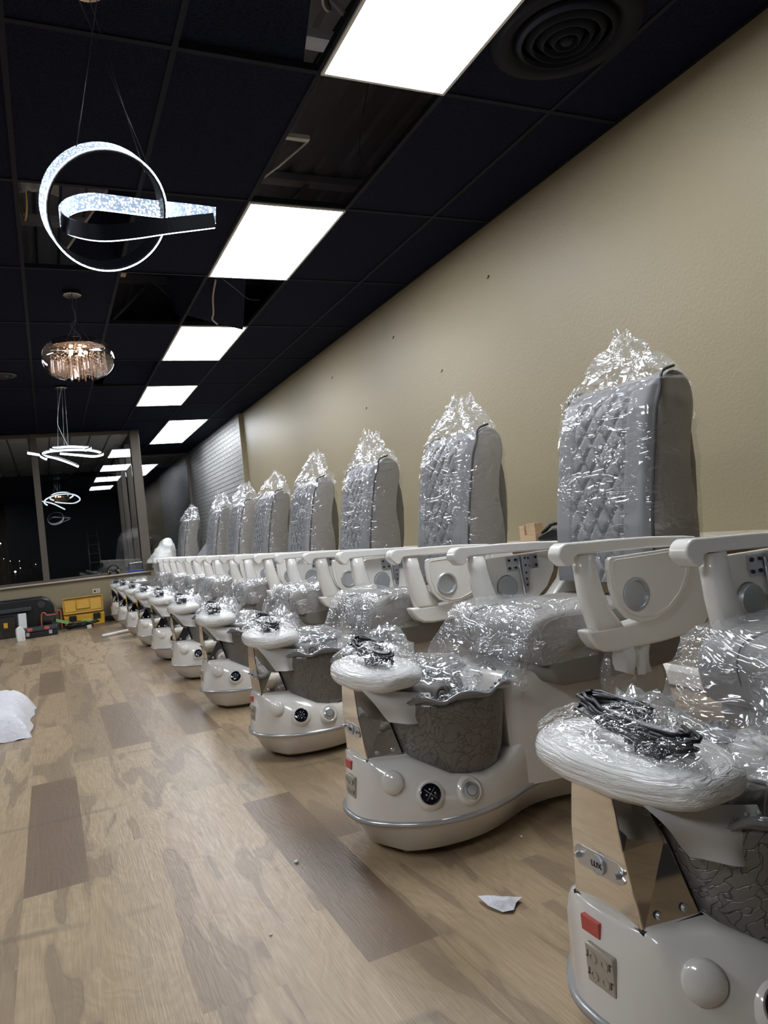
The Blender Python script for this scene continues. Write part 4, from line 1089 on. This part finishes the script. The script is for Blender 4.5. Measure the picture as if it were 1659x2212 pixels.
for x in (-.16, .17):
    bm = bx(x - .05, x + .05, -.155, -.13, .09, .17); obj('latch', bm, M['black'], t, bevel=.006)
# big black tub lying on its side
t = thing('storage_bin', 'large black plastic bin lying against the wall at the left', 'bin', (-.42, 11.98, 0))
prof = [(-.62, 0), (.42, 0), (.45, .1), (.43, .36), (.38, .46), (.28, .51), (-.62, .51)]
bm = bmesh.new(); prism(bm, prof, -.16, .18, 'y'); obj('body', bm, M['black'], t, bevel=.03, seg=4, smooth=True, auto=.8)
bm = bmesh.new(); box(bm, -.5, .14, -.26, -.15, .33, .39); box(bm, -.42, -.02, -.22, -.15, .06, .33); obj('inner_tray', bm, M['darkgrey'], t, bevel=.012)
bm = bmesh.new(); disc(bm, (.27, -.165, .40), (0, -1, 0), .05, .015, 20); obj('wheel', bm, M['darkgrey'], t)
t = thing('parts_case', 'smoky clear parts organiser case standing at the left edge', 'case', (-.62, 11.55, 0))
bm = bmesh.new(); box(bm, -.2, .13, -.035, .035, 0, .30); obj('case_body', bm, M['smokebox'], t, bevel=.008)
bm = bmesh.new()
for x in (-.13, -.05, .03): box(bm, x, x + .004, -.03, .03, .01, .29)
for z in (.1, .2): box(bm, -.19, .12, -.03, .03, z, z + .004)
box(bm, -.19, .12, .02, .03, .01, .29)
obj('divider', bm, M['darkgrey'], t)
bm = bx(-.02, .03, -.045, -.033, .15, .22); obj('latch', bm, M['yellow'], t)
o = tag(obj('white_box', bx(-.05, .05, -.03, .03, 0, .32), M['white'], bevel=.004), 'tall narrow white box between the clear case and black bin', 'box'); o.location = (-.41, 11.52, 0); o.rotation_euler = (0, .02, .2)
t = thing('jug', 'small white plastic jug standing on the floor', 'jug', (-.42, 10.84, 0), .2)
bm = bmesh.new(); prism(bm, [(-.045, 0), (.05, 0), (.052, .13), (.02, .185), (-.01, .195), (-.045, .17), (-.05, .13)], -.04, .04); obj('bottle', bm, M['white'], t, bevel=.008, seg=3, smooth=True, auto=.8)
bm = bmesh.new(); tube(bm, catmull([(.03, -.043, .15), (.02, -.05, .11), (.02, -.05, .06), (.025, -.043, .03)], 4), .006, 6); obj('handle', bm, M['white'], t, True)
t = thing('tool_case', 'flat black tool case with red tape strips lying on the floor', 'case', (-.2, 11.2, 0))
bm = bx(-.23, .23, -.14, .14, 0, .075); obj('lower_half', bm, M['black'], t, bevel=.01)
bm = bx(-.235, .235, -.145, .145, .08, .13); obj('upper_half', bm, M['darkgrey'], t, bevel=.01)
for x in (-.11, .1):
    bm = bx(x - .03, x + .03, -.15, -.10, .095, .134); obj('red_tape', bm, M['red'], t)
for x in (-.14, .14):
    bm = bx(x - .02, x + .02, -.152, -.14, .03, .08); obj('latch', bm, M['silver'], t)
t = thing('parts_case', 'small smoky case with an orange frame standing on edge', 'case', (-.04, 11.7, 0), .1)
bm = bx(-.12, .12, -.02, .02, 0, .27); obj('case_body', bm, M['smokebox'], t, bevel=.005)
bm = bmesh.new(); tube(bm, catmull([(-.13, -.022, .0), (-.13, -.022, .2), (-.11, -.022, .28), (-.07, -.022, .27), (-.05, -.022, .24), (.07, -.022, .24), (.09, -.022, .28), (.13, -.022, .27), (.13, -.022, .0)], 4), .009, 6); obj('orange_frame', bm, M['orange'], t, True)
t = thing('tape_roll', 'roll of tape leaning at the foot of the orange framed case', 'tape', (-.13, 11.62, 0), 0)
bm = bmesh.new(); tube(bm, [(.045 * math.cos(a), .02 * math.sin(a) * 0, .055 + .045 * math.sin(a)) for a in [2 * PI * k / 24 for k in range(24)]], .01, 6, closed=True); obj('roll', bm, M['clearbox'], t, True)
bm = bmesh.new(); tube(bm, [(.035 * math.cos(a), 0, .055 + .035 * math.sin(a)) for a in [2 * PI * k / 24 for k in range(24)]], .003, 5, closed=True); obj('core', bm, M['blue'], t, True)
# cables
bm = bmesh.new(); r_ = random.Random(9)
for q in range(9):
    pts = []; cx_, cy_ = .28 + .1 * r_.random(), 11.45 + .08 * r_.random(); ra, rb = .14 + .10 * r_.random(), .07 + .05 * r_.random()
    for k in range(14): 
        a = 2 * PI * k / 11 + q; pts.append((cx_ + ra * math.cos(a) * (1 + .2 * r_.random()), cy_ + rb * math.sin(a), .02 + .012 * q * (.5 + .5 * r_.random())))
    tube(bm, catmull(pts, 3), .007, 6)
tag(obj('power_cable', bm, M['cable'], smooth=True), 'tangled heap of dark power cables in front of the toolbox', 'cable')
bm = bmesh.new(); loft(bm, [[(.02 + .1 * i, 11.55 + .03 * j, .14 - .04 * i + .02 * j) for i in range(3)] for j in range(3)], False)
tag(obj('green_card', bm, M['green']), 'bent green card beside the cables, left piece', 'card', None)
bm = bmesh.new(); crumple(bm, (.42, 11.50, .09), (.09, .05, .035), 5, .3, 3)
tag(obj('green_pouch', bm, mat('lime_pouch', (.22, .27, .04), .5), smooth=True), 'lime green pouch lying on the cable heap', 'pouch')
o = tag(obj('plug_block', bx(-.03, .03, -.02, .02, 0, .05), M['outlet'], bevel=.005), 'small cream plug block at the right end of the cables', 'plug'); o.location = (.44, 11.3, 0)
# pvc pipes
bm = bmesh.new(); tube(bm, [(.52, 9.74, .021), (.80, 9.90, .021), (1.0, 9.95, .021)], .02, 16, mi=0)
tag(obj('plastic_pipe', bm, M['white'], smooth=True), 'white plastic pipe lying on the floor by the far chair bases', 'pipe')
# outlet
t = thing('wall_outlet', 'cream double wall outlet above the yellow toolbox', 'outlet', (.625, YE - .001, .475))
obj('plate', bx(-.055, .055, -.006, 0, -.035, .035), M['outlet'], t, bevel=.002)
for x in (-.022, .024):
    bm = bmesh.new(); disc(bm, (x, -.006, 0), (0, -1, 0), .016, .003, 16); obj('socket', bm, M['black'] if x < 0 else M['plate'], t)
# on the sill
t = thing('ear_protector', 'black and yellow ear protectors standing on the window sill', 'ear protectors', (.90, YE - .0, ZS + .03))
bm = bmesh.new(); tube(bm, catmull([(-.075, -.03, .04), (-.08, -.03, .09), (-.04, -.03, .135), (.03, -.03, .14), (.075, -.03, .10), (.08, -.03, .05)], 5), .011, 8); obj('headband', bm, M['black'], t, True)
for x in (-.06, .06):
    bm = bmesh.new(); disc(bm, (x - .012 * (1 if x < 0 else -1), -.03, .045), (1 if x < 0 else -1, 0, 0), .042, .03, 20); obj('ear_cushion', bm, M['black'], t, True, auto=.6)
    bm = bmesh.new(); disc(bm, (x, -.03, .045), (-1 if x < 0 else 1, 0, 0), .040, .022, 20, .03); obj('ear_cup', bm, M['yellow'], t, True, auto=.6)
t = thing('clear_box', 'clear plastic organiser box with a blue base on the window sill', 'box', (1.24, YE - .0, ZS + .03))
bm = bx(-.11, .11, -.045, .0, .03, .15); obj('clear_lid', bm, M['clearbox'], t, bevel=.005)
bm = bx(-.14, .14, -.05, .0, .0, .03); obj('blue_base', bm, M['blue'], t, bevel=.005)
for c_ in (t,): c_.location.y = YE - .0

# ------------------------------------------------------------------ things on the floor
bm = bmesh.new(); rings = []
for i in range(40):
    u = i / 39; row = []
    for j in range(40):
        v_ = j / 39; x = -.95 + .77 * u; y = 4.75 + 1.15 * v_
        e = min(u, 1 - u, v_, 1 - v_); hgt = .15 * (1 - (1 - min(1, e * 5)) ** 2.4)
        p = Vector((x, y, hgt))
        p.x += .05 * noise.noise(Vector((y * 3, 1, 0))) + .04 * noise.noise(Vector((x * 5, y * 5, 2))); p.y += .05 * noise.noise(Vector((x * 4, 2, 0)))
        p.z *= 1 + .18 * noise.noise(Vector((x * 3, y * 2, 5))); p.z += .006 * ridge(Vector((x, y, 0)), 11, 4) + .004 * math.sin((x * .9 + y * .45) * 70)
        row.append((p.x, p.y, max(.002, p.z)))
    rings.append(row)
loft(bm, rings, False)
tag(obj('wrapped_cushion', bm, M['tissue'], smooth=True), 'white film wrapped cushion lying on the floor at the left edge', 'cushion')
bm = bmesh.new(); r_ = random.Random(2)
P0 = [(.925, 1.69), (.955, 1.665), (.985, 1.66), (1.0, 1.635), (1.015, 1.62), (.99, 1.61), (.965, 1.585), (.94, 1.60), (.925, 1.64)]
cc = bm.verts.new((.96, 1.635, .022)); vs = [bm.verts.new((a, b, .002 + .012 * r_.random())) for a, b in P0]; v2 = [bm.verts.new((.96 + (a - .96) * .55, 1.635 + (b - 1.635) * .55, .012 + .014 * r_.random())) for a, b in P0]
for i in range(len(vs)):
    j = (i + 1) % len(vs); bm.faces.new((vs[i], vs[j], v2[j], v2[i])); bm.faces.new((v2[i], v2[j], cc))
tag(obj('paper_scrap', bm, M['tissue']), 'torn scrap of white foam sheet on the floor between the two nearest bases', 'scrap')
for q, (x, y, r_, lab) in enumerate(((.60, 2.21, .007, 'white crumb on the bare floor left of the second base'), (1.23, 1.93, .004, 'tiny white crumb beside the waist of the second base'), (.42, 1.86, .004, 'tiny white crumb in the middle of the open floor'))):
    bm = bmesh.new(); crumple(bm, (0, 0, 0), (r_, r_ * .8, r_ * .7), q, .4, 2); o = tag(obj('foam_crumb', bm, M['white']), lab, 'crumb', 'foam crumbs on the floor'); o.location = (x, y, r_ * .6)
# plastic anchors left in the wall
for q, (px, py) in enumerate(((1055, 597), (850, 728), (955, 800), (718, 815), (792, 881))):
    d_ = ray_px(px, py, 1.0) - Vector((0, 0, CAM_H)); p = Vector((0, 0, CAM_H)) + d_ * ((XW - .004) / d_.x)
    bm = bmesh.new(); disc(bm, p, (-1, 0, 0), .008, .006, 8, .004); box(bm, p.x - .012, p.x - .004, p.y - .003, p.y + .010, p.z - .014, p.z - .010)
    tag(obj('wall_anchor', bm, M['darkgrey']), ['wall anchor nearest the camera, highest on the beige wall', 'wall anchor above the gap left of the third chair back', 'wall anchor right of and below the others, over the third chair back', 'wall anchor high over the fifth chair', 'lowest wall anchor, over the fourth chair'][q], 'wall anchor', 'anchors left in the beige wall')

# ------------------------------------------------------------------ behind the camera (seen mirrored in the window)
t = thing('ladder', 'aluminium ladder leaning on the back wall, seen mirrored in the window', 'ladder', (1.37, YN + .12, 0))
lz = 1.85
for x in (-.18, .18):
    bm = bmesh.new(); tube(bm, [(x, .02, 0), (x * .8, -.08, lz)], .018, 8); obj('rail', bm, M['alu'], t, True)
for k in range(6):
    z = .25 + k * .29; bm = bmesh.new(); xx = .18 - .036 * z / lz; tube(bm, [(-xx, .02 - .1 * z / lz, z), (xx, .02 - .1 * z / lz, z)], .012, 8); obj('rung', bm, M['alu'], t, True)
# ------------------------------------------------------------------ outside
bm = bmesh.new(); x = -7.0
while x < 1.30:
    box(bm, x, x + .27, YE + .12, 17.9, H + .0, H + .04); x += .30
box(bm, -7, 1.3, YE + .12, 18, H + .06, H + .1)
x = XR + .1
while x < 4.4:
    box(bm, x, x + .27, YR + .15, 17.9, H + .0, H + .04); x += .30
box(bm, XR + .08, 4.4, YR + .12, 18, H + .06, H + .1)
struct(obj('soffit', bm, M['soffit']), 'slatted soffit outside over the windows', 'soffit')
struct(obj('ground_outside', bx(-40, 40, YR + .2, 110, -.15, -.1), M['outground']), 'dark car park outside', 'ground')
for q, (px, py, dst, mt) in enumerate(((1, 1174, 45, 'starw'), (8, 1207, 50, 'starw'), (33, 1235, 30, 'star'), (42, 1212, 50, 'star'), (44, 1227, 40, 'star'), (22, 1212, 50, 'starw'), (77, 1219, 50, 'star'))):
    p = ray_px(px, py, dst)
    t = thing('street_lamp', 'distant night lamp no. seen as a tiny point', 'street lamp', (p.x, p.y, -.1))
    t['label'] = ['bright white point of a lamp at the left edge, above the parked car', 'faint white lamp point left of the parked car', 'yellow lamp point just above the parked car roof', 'faint lamp point high above the parked car', 'faint lamp point close above the right side of the parked car', 'faint white lamp point above the middle of the parked car', 'faint lamp point right of the parked car, by the window post'][q]
    bm = bmesh.new(); bmesh.ops.create_icosphere(bm, subdivisions=2, radius=.035 if q in (0, 2) else .02, matrix=Matrix.Translation((0, 0, p.z + .1))); obj('lamp_head', bm, M[mt], t, True)
    bm = bmesh.new(); tube(bm, [(0, .06, 0), (0, .06, p.z + .1)], .03, 6); obj('pole', bm, M['black'], t)
t = thing('car', 'dark red car parked outside in the night behind the left window', 'car', (-1.95, 62, -.1), 0)
bm = bmesh.new(); prism(bm, [(-.9, .25), (.9, .25), (.95, .5), (.9, .85), (.65, 1.3), (.5, 1.38), (-.5, 1.38), (-.65, 1.3), (-.9, .85), (-.95, .5)], 0, 3.6, 'y'); obj('body', bm, M['carred'], t, bevel=.1, seg=3, smooth=True, auto=.8)
bm = bx(-.6, .6, -.01, .05, .88, 1.25); obj('windscreen', bm, M['blackgloss'], t)
for x in (-.75, .75):
    bm = bmesh.new(); disc(bm, (x - .1, .6, .32), (1, 0, 0), .32, .2, 24); obj('wheel', bm, M['black'], t)
    bm = bmesh.new(); disc(bm, (x * .9, -.0, .68), (0, -1, 0), .08, .02, 16); obj('headlamp', bm, M['chrome'], t)
